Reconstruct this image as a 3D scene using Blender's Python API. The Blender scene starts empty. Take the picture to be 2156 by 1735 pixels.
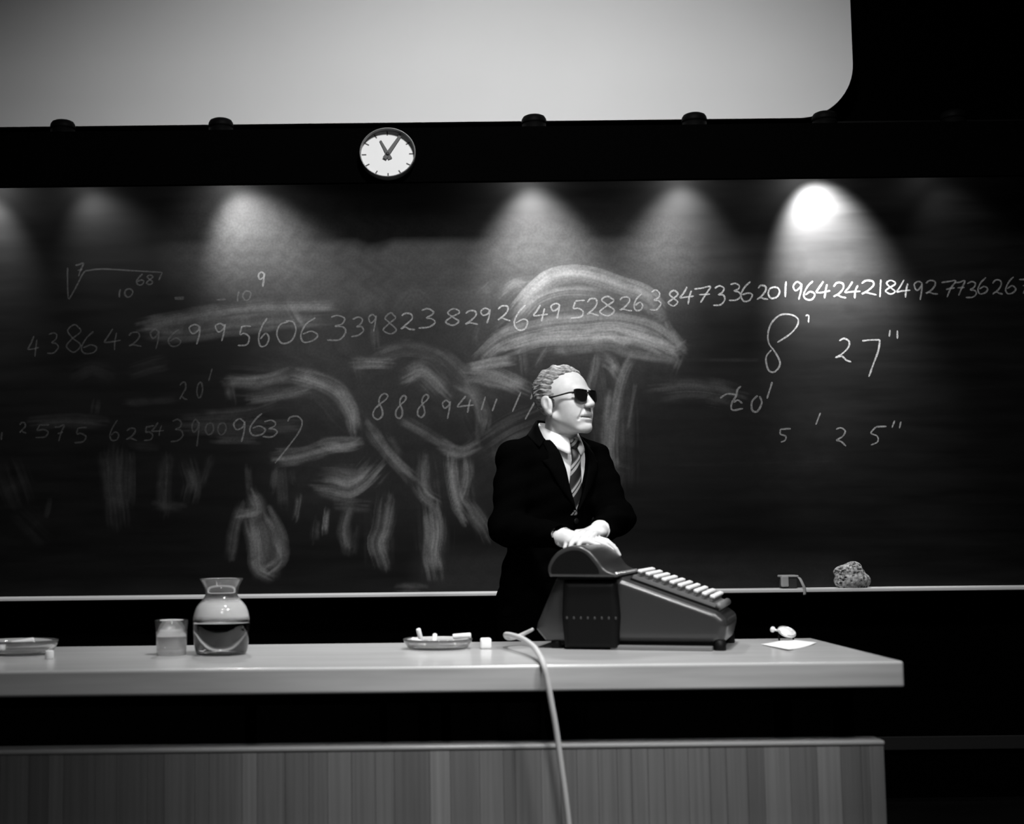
import bpy, bmesh, math, random
import numpy as np
from mathutils import Vector, Matrix

# ------------------------------------------------------------------ camera, world, light, exposure
scene = bpy.context.scene
COL = scene.collection
IMG_W, IMG_H = 2156.0, 1735.0
F_PX = 2900.0                      # focal length in photograph pixels
PPX, PPY = 855.0, 867.5            # the print is cropped: optical axis left of the middle
CAM = np.array([0.0, 0.0, 1.14])
PITCH, ROLL = math.radians(5.16), math.radians(0.65)
_f = np.array([0, math.cos(PITCH), math.sin(PITCH)])
_u0 = np.array([0, -math.sin(PITCH), math.cos(PITCH)])
_r0 = np.array([1.0, 0, 0])
_r = math.cos(ROLL) * _r0 - math.sin(ROLL) * _u0
_u = math.sin(ROLL) * _r0 + math.cos(ROLL) * _u0

cam_data = bpy.data.cameras.new('camera')
cam_data.sensor_fit = 'HORIZONTAL'
cam_data.sensor_width = 36.0
cam_data.lens = 36.0 * F_PX / IMG_W
cam_data.shift_x = (IMG_W / 2 - PPX) / IMG_W
cam_data.clip_start = 0.05
cam_data.dof.use_dof = True
cam_data.dof.focus_distance = 5.3
cam_data.dof.aperture_fstop = 2.3
cam = bpy.data.objects.new('camera', cam_data)
COL.objects.link(cam)
m = Matrix.Identity(4)
for i in range(3):
    m[i][0], m[i][1], m[i][2], m[i][3] = _r[i], _u[i], -_f[i], CAM[i]
cam.matrix_world = m
scene.camera = cam

scene.view_settings.view_transform = 'Standard'
scene.view_settings.look = 'None'
scene.view_settings.gamma = 1.0
scene.view_settings.use_curve_mapping = False
scene.view_settings.exposure = 0.0

world = bpy.data.worlds.new('world')
scene.world = world
world.use_nodes = True
world.node_tree.nodes['Background'].inputs[0].default_value = (0.5, 0.5, 0.5, 1)
world.node_tree.nodes['Background'].inputs[1].default_value = 0.004


def lamp(name, kind, loc, target, energy, size=0.2, spot=60, blend=1.0, parent=None):
    d = bpy.data.lights.new(name, kind)
    d.energy = energy
    if kind == 'SPOT':
        d.spot_size = math.radians(spot)
        d.spot_blend = blend
        d.shadow_soft_size = size
    elif kind == 'AREA':
        d.shape = 'DISK'
        d.size = size
    o = bpy.data.objects.new(name, d)
    COL.objects.link(o)
    o.location = loc
    o.rotation_euler = (Vector(target) - Vector(loc)).to_track_quat('-Z', 'Y').to_euler()
    if parent:
        o.parent = parent
        o.location = Vector(loc) - wloc(parent)
    return o


def wloc(o):
    v = Vector((0, 0, 0))
    while o is not None:
        v += o.location
        o = o.parent
    return v


# ceiling lamps of the hall and one added spot, above the top of the photograph
lamp('ceiling_lamp_over_bench', 'SPOT', (0.46, 2.95, 4.2), (0.46, 4.75, 2.0), 430, 0.20, 112, 1.0)
lamp('ceiling_lamp_right_of_bench', 'SPOT', (1.9, 1.4, 4.0), (0.42, 4.1, 1.1), 340, 0.35, 37, 1.0)
lamp('added_spot_before_bench', 'SPOT', (0.36, 1.2, 3.9), (0.48, 3.85, 0.8), 240, 0.16, 35, 1.0)  # spot added for the highlight on the machine's shoulder and the bench front
lamp('ceiling_lamp_over_seats', 'SPOT', (0.3, -0.6, 3.7), (0.15, 3.9, 0.6), 66, 0.25, 56, 1.0)


# ------------------------------------------------------------------ helpers
def P(px, py, Y):
    """point at distance Y whose image falls on photograph pixel (px, py)"""
    d = _f + (px - PPX) / F_PX * _r - (py - PPY) / F_PX * _u
    return CAM + d * (Y / d[1])


def PZ(px, py, z):
    d = _f + (px - PPX) / F_PX * _r - (py - PPY) / F_PX * _u
    return CAM + d * ((z - CAM[2]) / d[2])


def nodes_of(mt):
    mt.use_nodes = True
    nt = mt.node_tree
    return nt, nt.nodes['Principled BSDF'], nt.links


MATS = {}


def mat(name, v, rough=0.5, metal=0.0, spec=0.5, noise=None, bump=None, coat=0.0):
    """grey procedural material; noise=(scale xyz, amount), bump=(scale, strength)"""
    mt = bpy.data.materials.new(name)
    nt, b, L = nodes_of(mt)
    b.inputs['Base Color'].default_value = (v, v, v, 1)
    b.inputs['Roughness'].default_value = rough
    b.inputs['Metallic'].default_value = metal
    b.inputs['Specular IOR Level'].default_value = spec
    b.inputs['Coat Weight'].default_value = coat
    b.inputs['Coat Roughness'].default_value = 0.15
    tc = nt.nodes.new('ShaderNodeTexCoord')
    if noise:
        sc, amt = noise
        mp = nt.nodes.new('ShaderNodeMapping')
        mp.inputs['Scale'].default_value = sc if isinstance(sc, tuple) else (sc, sc, sc)
        nz = nt.nodes.new('ShaderNodeTexNoise')
        nz.inputs['Scale'].default_value = 1.0
        nz.inputs['Detail'].default_value = 5
        rp = nt.nodes.new('ShaderNodeMapRange')
        rp.inputs['From Min'].default_value = 0.3
        rp.inputs['From Max'].default_value = 0.7
        rp.inputs['To Min'].default_value = v * (1 - amt)
        rp.inputs['To Max'].default_value = v * (1 + amt)
        cb = nt.nodes.new('ShaderNodeCombineColor')
        L.new(tc.outputs['Object'], mp.inputs['Vector'])
        L.new(mp.outputs[0], nz.inputs['Vector'])
        L.new(nz.outputs[0], rp.inputs['Value'])
        for k in range(3):
            L.new(rp.outputs[0], cb.inputs[k])
        L.new(cb.outputs[0], b.inputs['Base Color'])
    if bump:
        nb = nt.nodes.new('ShaderNodeTexNoise')
        nb.inputs['Scale'].default_value = bump[0]
        nb.inputs['Detail'].default_value = 4
        bp = nt.nodes.new('ShaderNodeBump')
        bp.inputs['Strength'].default_value = bump[1]
        bp.inputs['Distance'].default_value = 0.002
        L.new(tc.outputs['Object'], nb.inputs['Vector'])
        L.new(nb.outputs[0], bp.inputs['Height'])
        L.new(bp.outputs[0], b.inputs['Normal'])
    MATS[name] = mt
    return mt


def glass(name, ior=1.45, rough=0.0, tint=1.0, trans=1.0):
    mt = bpy.data.materials.new(name)
    nt, b, L = nodes_of(mt)
    b.inputs['Base Color'].default_value = (tint, tint, tint, 1)
    b.inputs['Transmission Weight'].default_value = trans
    b.inputs['Roughness'].default_value = rough
    b.inputs['IOR'].default_value = ior
    MATS[name] = mt
    return mt


def clouded(name, stops, height):
    """glass milky at some heights: condensation on the carafe, light painted into the tumbler"""
    mt = glass(name, 1.45)
    nt, b, L = nodes_of(mt)
    tc = nt.nodes.new('ShaderNodeTexCoord')
    sx = nt.nodes.new('ShaderNodeSeparateXYZ')
    mr = nt.nodes.new('ShaderNodeMath')
    mr.operation = 'DIVIDE'
    mr.inputs[1].default_value = height
    rp = nt.nodes.new('ShaderNodeValToRGB')
    els = rp.color_ramp.elements
    els[0].position, els[0].color = stops[0][0] / height, (stops[0][1],) * 3 + (1,)
    els[1].position, els[1].color = stops[-1][0] / height, (stops[-1][1],) * 3 + (1,)
    for p_, v_ in stops[1:-1]:
        e = els.new(p_ / height)
        e.color = (v_, v_, v_, 1)
    L.new(tc.outputs['Object'], sx.inputs[0])
    L.new(sx.outputs['Z'], mr.inputs[0])
    L.new(mr.outputs[0], rp.inputs[0])
    L.new(rp.outputs[0], b.inputs['Transmission Weight'])
    return mt


def chalkmat(name, v, alpha, rough=0.9):
    mt = bpy.data.materials.new(name)
    nt, b, L = nodes_of(mt)
    b.inputs['Base Color'].default_value = (v, v, v, 1)
    b.inputs['Roughness'].default_value = rough
    b.inputs['Specular IOR Level'].default_value = 0.0
    tc = nt.nodes.new('ShaderNodeTexCoord')
    nz = nt.nodes.new('ShaderNodeTexNoise')
    nz.inputs['Scale'].default_value = 120
    nz.inputs['Detail'].default_value = 3
    rp = nt.nodes.new('ShaderNodeMapRange')
    rp.inputs['From Min'].default_value = 0.35
    rp.inputs['From Max'].default_value = 0.6
    rp.inputs['To Min'].default_value = alpha * 0.45
    rp.inputs['To Max'].default_value = alpha
    L.new(tc.outputs['Object'], nz.inputs['Vector'])
    L.new(nz.outputs[0], rp.inputs['Value'])
    L.new(rp.outputs[0], b.inputs['Alpha'])
    MATS[name] = mt
    return mt


def mesh_obj(name, verts, faces, mt, parent=None, smooth=False, local=False):
    me = bpy.data.meshes.new(name)
    verts = np.asarray(verts, dtype=float)
    if parent is not None and not local:
        verts = verts - np.array(wloc(parent))
    me.from_pydata(verts.tolist(), [], [list(map(int, f)) for f in faces])
    me.materials.append(mt if not isinstance(mt, str) else MATS[mt])
    if smooth:
        me.polygons.foreach_set('use_smooth', [True] * len(me.polygons))
    me.update()
    o = bpy.data.objects.new(name, me)
    COL.objects.link(o)
    if parent is not None:
        o.parent = parent
    return o


def bm_obj(name, bm, mt, parent=None, smooth=False, local=False):
    bmesh.ops.recalc_face_normals(bm, faces=bm.faces)
    bm.verts.index_update()
    v = [tuple(x.co) for x in bm.verts]
    f = [[q.index for q in p.verts] for p in bm.faces]
    bm.free()
    return mesh_obj(name, v, f, mt, parent, smooth, local)


def bm_box(lo, hi, bev=0.0, seg=2):
    bm = bmesh.new()
    r = bmesh.ops.create_cube(bm, size=1.0)
    for v in r['verts']:
        for k in range(3):
            v.co[k] = lo[k] + (v.co[k] + 0.5) * (hi[k] - lo[k])
    if bev > 0:
        bmesh.ops.bevel(bm, geom=bm.edges[:], offset=bev, segments=seg, profile=0.5, affect='EDGES')
    return bm


def box(name, lo, hi, mt, parent=None, bev=0.0, seg=2, local=False, smooth=False):
    return bm_obj(name, bm_box(lo, hi, bev, seg), mt, parent, smooth, local)


def lathe_geo(profile, n=48, c=(0, 0, 0), axis='z', sx=1.0, sy=1.0):
    """profile: (radius, height) pairs; closed caps where radius is 0"""
    V, Fc, rings = [], [], []
    for r, h in profile:
        if r < 1e-9:
            rings.append([len(V)])
            V.append((0, 0, h))
        else:
            rings.append(list(range(len(V), len(V) + n)))
            for i in range(n):
                a = 2 * math.pi * i / n
                V.append((r * math.cos(a) * sx, r * math.sin(a) * sy, h))
    for A, B in zip(rings[:-1], rings[1:]):
        if len(A) == 1 and len(B) == 1:
            continue
        for i in range(n):
            j = (i + 1) % n
            if len(A) == 1:
                Fc.append((A[0], B[j], B[i]))
            elif len(B) == 1:
                Fc.append((A[i], A[j], B[0]))
            else:
                Fc.append((A[i], A[j], B[j], B[i]))
    V = np.array(V)
    if axis == 'y':                         # height runs towards the camera (-Y)
        V = np.stack([V[:, 0], -V[:, 2], V[:, 1]], 1)
    return V + np.array(c), Fc


def lathe(name, profile, mt, parent=None, n=48, c=(0, 0, 0), axis='z', smooth=True, sx=1.0, sy=1.0, local=False):
    V, Fc = lathe_geo(profile, n, c, axis, sx, sy)
    return mesh_obj(name, V, Fc, mt, parent, smooth, local)


def catmull(pts, step):
    pts = np.asarray(pts, float)
    if len(pts) < 3:
        n = max(2, int(np.linalg.norm(pts[-1] - pts[0]) / step) + 1)
        t = np.linspace(0, 1, n)[:, None]
        return pts[0] * (1 - t) + pts[-1] * t
    Q = np.vstack([2 * pts[0] - pts[1], pts, 2 * pts[-1] - pts[-2]])
    out = []
    for i in range(1, len(Q) - 2):
        p0, p1, p2, p3 = Q[i - 1], Q[i], Q[i + 1], Q[i + 2]
        n = max(2, int(np.linalg.norm(p2 - p1) / step) + 1)
        t = np.linspace(0, 1, n, endpoint=False)[:, None]
        out.append(0.5 * ((2 * p1) + (-p0 + p2) * t + (2 * p0 - 5 * p1 + 4 * p2 - p3) * t ** 2
                          + (-p0 + 3 * p1 - 3 * p2 + p3) * t ** 3))
    out.append(pts[-1:])
    return np.vstack(out)


def tube_geo(pts, rad, n=12, cap=True):
    pts = np.asarray(pts, float)
    rad = np.broadcast_to(np.asarray(rad, float), (len(pts),))
    V, Fc = [], []
    T = np.gradient(pts, axis=0)
    T /= np.linalg.norm(T, axis=1)[:, None] + 1e-12
    up = np.array([0, 0, 1.0]) if abs(T[0][2]) < 0.9 else np.array([1.0, 0, 0])
    N = np.cross(T[0], up)
    N /= np.linalg.norm(N)
    for i in range(len(pts)):
        N = N - T[i] * np.dot(N, T[i])
        N /= np.linalg.norm(N)
        B = np.cross(T[i], N)
        for k in range(n):
            a = 2 * math.pi * k / n
            V.append(pts[i] + rad[i] * (math.cos(a) * N + math.sin(a) * B))
    for i in range(len(pts) - 1):
        for k in range(n):
            j = (k + 1) % n
            Fc.append((i * n + k, i * n + j, (i + 1) * n + j, (i + 1) * n + k))
    if cap:
        Fc.append(tuple(range(n))[::-1])
        Fc.append(tuple((len(pts) - 1) * n + k for k in range(n)))
    return np.array(V), Fc


def tube(name, pts, rad, mt, parent=None, n=12, step=None, local=False):
    if step:
        pts = catmull(pts, step)
    V, Fc = tube_geo(pts, rad, n)
    return mesh_obj(name, V, Fc, mt, parent, True, local)


def prism(name, poly, axis_pt, depth, mt, parent=None, local=False, smooth=False):
    """poly in (x, z), extruded along y from axis_pt to axis_pt + depth"""
    n = len(poly)
    V = [(p[0], axis_pt, p[1]) for p in poly] + [(p[0], axis_pt + depth, p[1]) for p in poly]
    Fc = [tuple(range(n)), tuple(range(2 * n - 1, n - 1, -1))]
    for i in range(n):
        j = (i + 1) % n
        Fc.append((i, n + i, n + j, j))
    return mesh_obj(name, V, Fc, mt, parent, smooth, local)


def empty(name, loc, label=None, cat=None, group=None, rz=0.0):
    o = bpy.data.objects.new(name, None)
    o.empty_display_size = 0.05
    COL.objects.link(o)
    o.location = tuple(float(q) for q in loc)
    o.rotation_euler = (0, 0, rz)
    return tag(o, label, cat, group)


def tag(o, label=None, cat=None, group=None, kind=None):
    if label:
        o['label'] = label
    if cat:
        o['category'] = cat
    if group:
        o['group'] = group
    if kind:
        o['kind'] = kind
    return o


def part_label(o, label):
    o['label'] = label
    return o


# ---- implicit surfaces: smooth unions of ellipsoids and tapered capsules, meshed by surface nets
def smin(a, b, k):
    if k <= 0:
        return np.minimum(a, b)
    h = np.clip(0.5 + 0.5 * (b - a) / k, 0, 1)
    return b + (a - b) * h - k * h * (1 - h)


class Frame:
    def __init__(self, o, A):
        self.o, self.A = np.asarray(o, float), np.asarray(A, float)   # rows of A: local axes in world

    def local(self, X, Y, Z):
        x, y, z = X - self.o[0], Y - self.o[1], Z - self.o[2]
        return [x * a[0] + y * a[1] + z * a[2] for a in self.A]

    def world(self, p):
        return self.o + np.asarray(p, float) @ self.A


WORLD_FRAME = Frame((0, 0, 0), np.eye(3))


class Field:
    def __init__(self, xs, ys, zs):
        self.ax = [np.asarray(a, np.float32) for a in (xs, ys, zs)]
        self.d = np.full([len(a) for a in self.ax], 1.0, np.float32)

    def op(self, fn, c, r, fr=WORLD_FRAME, k=0.0, mode='u'):
        wc = fr.world(c)
        m_ = r + k + 0.015
        sl = []
        for i in range(3):
            a = int(np.searchsorted(self.ax[i], wc[i] - m_))
            b = int(np.searchsorted(self.ax[i], wc[i] + m_))
            if b <= a:
                return
            sl.append(slice(a, b))
        X = self.ax[0][sl[0]][:, None, None]
        Y = self.ax[1][sl[1]][None, :, None]
        Z = self.ax[2][sl[2]][None, None, :]
        p = fr.local(X, Y, Z)
        v = fn(*p).astype(np.float32)
        sl = tuple(sl)
        if mode == 'u':
            self.d[sl] = smin(self.d[sl], v, k)
        elif mode == 's':
            self.d[sl] = -smin(-self.d[sl], v, k)
        elif mode == 'i':
            self.d[sl] = -smin(-self.d[sl], -v, k)
        elif mode == '+':
            self.d[sl] = self.d[sl] + v

    def ell(self, c, r, fr=WORLD_FRAME, k=0.01, mode='u'):
        def fn(x, y, z):
            x, y, z = x - c[0], y - c[1], z - c[2]
            k0 = np.sqrt((x / r[0]) ** 2 + (y / r[1]) ** 2 + (z / r[2]) ** 2)
            k1 = np.sqrt((x / r[0] ** 2) ** 2 + (y / r[1] ** 2) ** 2 + (z / r[2] ** 2) ** 2) + 1e-9
            return k0 * (k0 - 1) / k1
        self.op(fn, c, max(r), fr, k, mode)

    def cap(self, a, b, ra, rb, fr=WORLD_FRAME, k=0.01, mode='u'):
        a, b = np.asarray(a, float), np.asarray(b, float)
        ba = b - a
        L2 = float(ba @ ba) + 1e-12

        def fn(x, y, z):
            x, y, z = x - a[0], y - a[1], z - a[2]
            h = np.clip((x * ba[0] + y * ba[1] + z * ba[2]) / L2, 0, 1)
            return np.sqrt((x - h * ba[0]) ** 2 + (y - h * ba[1]) ** 2 + (z - h * ba[2]) ** 2) - (ra + (rb - ra) * h)
        self.op(fn, (a + b) / 2, math.sqrt(L2) / 2 + max(ra, rb), fr, k, mode)

    def mesh(self):
        d, (xs, ys, zs) = self.d, self.ax
        s = d < 0
        nx, ny, nz = d.shape
        cnt = np.zeros((nx - 1, ny - 1, nz - 1), np.int8)
        for i in (0, 1):
            for j in (0, 1):
                for k in (0, 1):
                    cnt += s[i:nx - 1 + i, j:ny - 1 + j, k:nz - 1 + k]
        act = np.argwhere((cnt > 0) & (cnt < 8))
        idx = -np.ones((nx - 1, ny - 1, nz - 1), np.int32)
        idx[act[:, 0], act[:, 1], act[:, 2]] = np.arange(len(act))
        acc = np.zeros((len(act), 3))
        num = np.zeros(len(act))
        corners = [(i, j, k) for i in (0, 1) for j in (0, 1) for k in (0, 1)]
        for c0 in corners:
            for q in range(3):
                if c0[q]:
                    continue
                c1 = list(c0)
                c1[q] = 1
                A = act + np.array(c0)
                B = act + np.array(c1)
                da = d[A[:, 0], A[:, 1], A[:, 2]]
                db = d[B[:, 0], B[:, 1], B[:, 2]]
                mm = (da < 0) != (db < 0)
                t = np.where(mm, da / np.where(mm, da - db, 1), 0)
                pa = np.stack([xs[A[:, 0]], ys[A[:, 1]], zs[A[:, 2]]], 1)
                pb = np.stack([xs[B[:, 0]], ys[B[:, 1]], zs[B[:, 2]]], 1)
                acc += np.where(mm[:, None], pa + (pb - pa) * t[:, None], 0)
                num += mm
        V = acc / num[:, None]
        Fs = []
        for q in range(3):
            n0, n1 = [(1, 2), (2, 0), (0, 1)][q]
            sa = [slice(1, -1)] * 3
            sa[q] = slice(0, -1)
            sb = [slice(1, -1)] * 3
            sb[q] = slice(1, None)
            A, B = s[tuple(sa)], s[tuple(sb)]
            e = np.argwhere(A != B)
            if len(e) == 0:
                continue
            flip = A[e[:, 0], e[:, 1], e[:, 2]]
            off = np.ones(3, int)
            off[q] = 0
            e = e + off
            e0, e1 = np.zeros(3, int), np.zeros(3, int)
            e0[n0], e1[n1] = 1, 1
            g = lambda x: idx[x[:, 0], x[:, 1], x[:, 2]]
            quad = np.stack([g(e - e0 - e1), g(e - e1), g(e), g(e - e0)], 1)
            quad[~flip] = quad[~flip][:, ::-1]
            Fs.append(quad)
        return V, np.vstack(Fs)


def field_obj(name, fld, mt, parent=None, smooth_it=1, local=False):
    V, Q = fld.mesh()
    if smooth_it:                                      # light Laplacian smoothing of the net
        for _ in range(smooth_it):
            acc = np.zeros_like(V)
            n = np.zeros(len(V))
            for a in range(4):
                b = (a + 1) % 4
                np.add.at(acc, Q[:, a], V[Q[:, b]])
                np.add.at(acc, Q[:, b], V[Q[:, a]])
                np.add.at(n, Q[:, a], 1)
                np.add.at(n, Q[:, b], 1)
            V = V * 0.5 + 0.5 * acc / np.maximum(n, 1)[:, None]
    return np_obj(name, V, Q, mt, parent, local)


def np_obj(name, V, Q, mt, parent=None, local=False):
    me = bpy.data.meshes.new(name)
    V = np.asarray(V, np.float64)
    if parent is not None and not local:
        V = V - np.array(wloc(parent))
    nf = len(Q)
    me.vertices.add(len(V))
    me.vertices.foreach_set('co', V.astype(np.float32).ravel())
    me.loops.add(nf * 4)
    me.loops.foreach_set('vertex_index', np.ascontiguousarray(Q, np.int32).ravel())
    me.polygons.add(nf)
    me.polygons.foreach_set('loop_start', np.arange(0, nf * 4, 4, dtype=np.int32))
    me.polygons.foreach_set('use_smooth', np.ones(nf, bool))
    me.update(calc_edges=True)
    me.validate()
    me.materials.append(mt if not isinstance(mt, str) else MATS[mt])
    o = bpy.data.objects.new(name, me)
    COL.objects.link(o)
    if parent is not None:
        o.parent = parent
    return o


# ------------------------------------------------------------------ materials
mat('black_wall', 0.0008, 0.95, spec=0.0)
mat('dark_floor', 0.002, 0.6, spec=0.05, noise=(3, 0.4))
mat('wall_rail', 0.020, 0.8, spec=0.05)
mat('screen_white', 0.80, 0.9, spec=0.1, noise=(2.0, 0.02))
mat('black_fascia', 0.0012, 0.9, spec=0.0)
mat('lamp_black', 0.002, 0.6, spec=0.05)
mat('clock_white', 0.85, 0.6, spec=0.2)
mat('clock_rim', 0.16, 0.35, metal=0.5)
mat('clock_black', 0.03, 0.5)
mat('tray_metal', 0.75, 0.45, spec=0.4)
mat('bench_top', 0.52, 0.36, spec=0.45, noise=((2.5, 38, 38), 0.13), coat=0.5)
mat('bench_cap', 0.50, 0.35, spec=0.5, coat=0.4)
mat('bench_leg', 0.001, 0.8, spec=0.0)
mat('machine_enamel', 0.030, 0.26, spec=0.6, bump=(260, 0.04))
mat('machine_dark', 0.004, 0.5, spec=0.12)
mat('machine_base', 0.14, 0.5)
mat('key_white', 0.78, 0.4, spec=0.4)
mat('key_stem', 0.25, 0.5)
mat('badge_grey', 0.035, 0.5)
mat('dial_glint', 0.6, 0.2, metal=0.8)
mat('cord_grey', 0.55, 0.55, spec=0.3)
mat('paper_white', 0.85, 0.8, spec=0.1)
mat('chalk_white', 0.85, 0.9, spec=0.1)
mat('watch_steel', 0.8, 0.25, metal=0.6)
mat('watch_dial', 0.88, 0.4)
mat('sponge', 0.38, 0.95, spec=0.05, noise=(75, 0.85), bump=(90, 1.0))
mat('eraser_pale', 0.42, 0.7)
mat('eraser_felt', 0.05, 0.95, spec=0.05)
mat('skin', 0.68, 0.5, spec=0.35, noise=(35, 0.08), bump=(180, 0.12))
mat('hair_grey', 0.30, 0.6, spec=0.3, noise=((70, 70, 230), 0.65), bump=(160, 0.8))
mat('suit_black', 0.0015, 1.0, spec=0.0, bump=(300, 0.3))
mat('lapel_black', 0.0022, 1.0, spec=0.01)
mat('trouser_black', 0.001, 1.0, spec=0.0)
mat('shirt_white', 0.85, 0.85, spec=0.1)
mat('lens_black', 0.006, 0.12, spec=0.3)
mat('frame_black', 0.012, 0.3, spec=0.35)
mat('shoe_black', 0.01, 0.3)
mat('ash_grey', 0.3, 0.9)
glass('clear_glass', 1.45)
MATS['carafe_glass'] = clouded('carafe_glass', [(0.0, 1.0), (0.098, 1.0), (0.112, 0.62), (0.150, 0.62), (0.166, 0.97), (0.23, 0.95)], 0.25)
MATS['tumbler_glass'] = clouded('tumbler_glass', [(0.0, 0.6), (0.02, 0.75), (0.065, 0.97), (0.11, 0.97)], 0.11)  # milky foot paints in the light caught by the thick glass
glass('dish_glass', 1.45, 0.02, 1.0, 0.93)
glass('water', 1.33)
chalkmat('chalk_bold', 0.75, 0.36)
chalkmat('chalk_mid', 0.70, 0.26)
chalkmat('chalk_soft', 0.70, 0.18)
chalkmat('chalk_faint', 0.60, 0.065)  # faint strokes, thinned further to paint in light falling off leftwards

# ------------------------------------------------------------------ the room
Y_WALL, Y_BOARD = 6.03, 6.0
tag(box('wall_front', (-5.0, Y_WALL, -0.1), (5.6, Y_WALL + 0.12, 5.2), 'black_wall'), kind='structure')
tag(box('floor', (-5.0, -3.0, -0.1), (5.6, Y_WALL, 0.0), 'dark_floor'), kind='structure')
zr0, zr1 = P(2000, 1577, Y_WALL)[2], P(2000, 1549, Y_WALL)[2]
tag(box('trim_1', (-4.5, Y_WALL - 0.02, zr0), (5.2, Y_WALL, zr1), 'wall_rail', bev=0.003), kind='structure')

# black fascia that hides the board lamps
YF = 5.68
zf0, zf1 = P(1100, 380, YF)[2], P(1100, 266, YF)[2]
tag(box('trim_2', (-4.5, YF, zf0), (5.2, YF + 0.03, zf1), 'black_fascia'), kind='structure')

tag(box('added_light_shield', (-4.5, YF + 0.03, zf1 - 0.035), (5.2, Y_BOARD - 0.005, zf1 - 0.02), 'black_fascia'), kind='structure')  # unseen shelf added to keep lamp light off the top of the board

# projection screen with a rounded lower corner
YS = 5.90
zs0 = P(1100, 255, YS)[2]
xs1 = P(1795, 120, YS)[0]
rc = 0.245
poly = [(-3.3, zs0), (xs1 - rc, zs0)]
for i in range(1, 17):
    a = -math.pi / 2 + math.pi / 2 * i / 16
    poly.append((xs1 - rc + rc * math.cos(a), zs0 + rc + rc * math.sin(a)))
poly += [(xs1, 4.9), (-3.3, 4.9)]
scr = empty('projection_screen', (0.0, YS, zs0), 'large white projection screen with a rounded corner above the chalkboard', 'screen')
prism('screen_panel', poly, YS, 0.02, 'screen_white', scr)
box('mounting_rail', (-3.0, YS + 0.02, 4.55), (xs1 - 0.2, Y_WALL, 4.62), 'lamp_black', scr)
box('mounting_rail', (-3.0, YS + 0.02, zs0 + 0.25), (xs1 - 0.2, Y_WALL, zs0 + 0.32), 'lamp_black', scr)

# ------------------------------------------------------------------ board lamps
Y_LAMP = 5.785
lamp_specs = [  # x pixel of the lamp, x pixel of the pool of light, energy, label
    (-60, -45, 28, 'black board lamp at the far left end of the fascia'),
    (132, 235, 9, 'black board lamp whose cap shows at the lower left of the screen'),
    (465, 545, 33, 'black board lamp whose cap shows left of the wall clock'),
    (1125, 1130, 50, 'black board lamp whose cap shows first right of the wall clock'),
    (1463, 1435, 31, 'black board lamp whose cap shows below the right part of the screen'),
    (1738, 1735, 400, 'black board lamp above the brightest pool of light on the board'),
    (2010, 2015, 2.6, 'black board lamp above the dim right end of the chalkboard'),
]
z_cap = P(1125, 243, Y_LAMP)[2]
z_pool = P(1125, 520, Y_BOARD)[2]
z_bright = P(1125, 495, Y_BOARD)[2]
FORWARD = {465: ((-0.40, 3.95, 0.85), 150, 40), 1125: ((0.35, 3.95, 0.85), 170, 50)}
for lx, tx, en, lab in lamp_specs:
    x = P(lx, 300, Y_LAMP)[0]
    px_ = P(tx, 450, Y_BOARD)[0]
    t = empty('board_lamp', (x, Y_LAMP, z_cap - 0.20), lab, 'lamp', 'board lamps behind the black fascia')
    c = (x, Y_LAMP, z_cap - 0.20)
    lathe('housing', [(0.040, 0.03), (0.050, 0.03), (0.052, 0.10), (0.052, 0.16), (0.040, 0.165), (0.038, 0.10), (0.036, 0.05), (0.040, 0.03)],
          'lamp_black', t, 32, c)
    lathe('cap', [(0, 0.160), (0.0535, 0.160), (0.0545, 0.168), (0.052, 0.182), (0.046, 0.192), (0.036, 0.197), (0, 0.200)],
          'lamp_black', t, 32, c)
    box('bracket', (x - 0.012, YF + 0.028, c[2] + 0.08), (x + 0.012, Y_LAMP - 0.048, c[2] + 0.10), 'lamp_black', t)
    lamp('lamp_light', 'SPOT', (x, Y_LAMP, c[2] + 0.018), (px_, Y_BOARD, z_bright if en > 100 else z_pool), en * 1.7, 0.03, 70 if en > 100 else 76, 1.0, t)
    bulb = lamp('bulb_spill', 'POINT', (x, Y_LAMP, c[2] + 0.012), (x, Y_LAMP, 0), min(en, 30) * 0.10 + 0.35, 0.03, parent=t)
    bulb.data.shadow_soft_size = 0.03
    if lx in FORWARD:                                  # bare bulb also throws light forward over the bench
        lamp('forward_light', 'SPOT', (x, Y_LAMP + 0.02, c[2] - 0.02), FORWARD[lx][0], FORWARD[lx][1], 0.05, FORWARD[lx][2], 1.0, t)

# ------------------------------------------------------------------ wall clock
cc = P(816, 321, YF - 0.05)
clk = empty('wall_clock', (cc[0], YF, cc[2]), 'round white wall clock with black hands on the black fascia', 'clock')
SX, SZ = 0.1180, 0.1060           # face is slightly oval in the picture
lathe('rim', [(1.0, 0), (1.0, 0.052), (0.985, 0.056), (0.955, 0.056), (0.945, 0.050), (0.945, 0.018)],
      'clock_rim', clk, 64, (cc[0], YF, cc[2]), 'y', True, SX, SZ)
lathe('dial', [(0.95, 0.0), (0.95, 0.022), (0, 0.022)], 'clock_white', clk, 64, (cc[0], YF, cc[2]), 'y', False, SX, SZ)


def clock_bar(name, ang, r0, r1, w0, w1, lift):
    a = math.radians(ang)
    d, n = np.array([math.sin(a), math.cos(a)]), np.array([math.cos(a), -math.sin(a)])
    pts = [d * r0 - n * w0, d * r0 + n * w0, d * r1 + n * w1, d * r1 - n * w1]
    prism(name, [(cc[0] + p[0] * SX, cc[2] + p[1] * SZ) for p in pts], YF - lift, 0.002, 'clock_black', clk)


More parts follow.
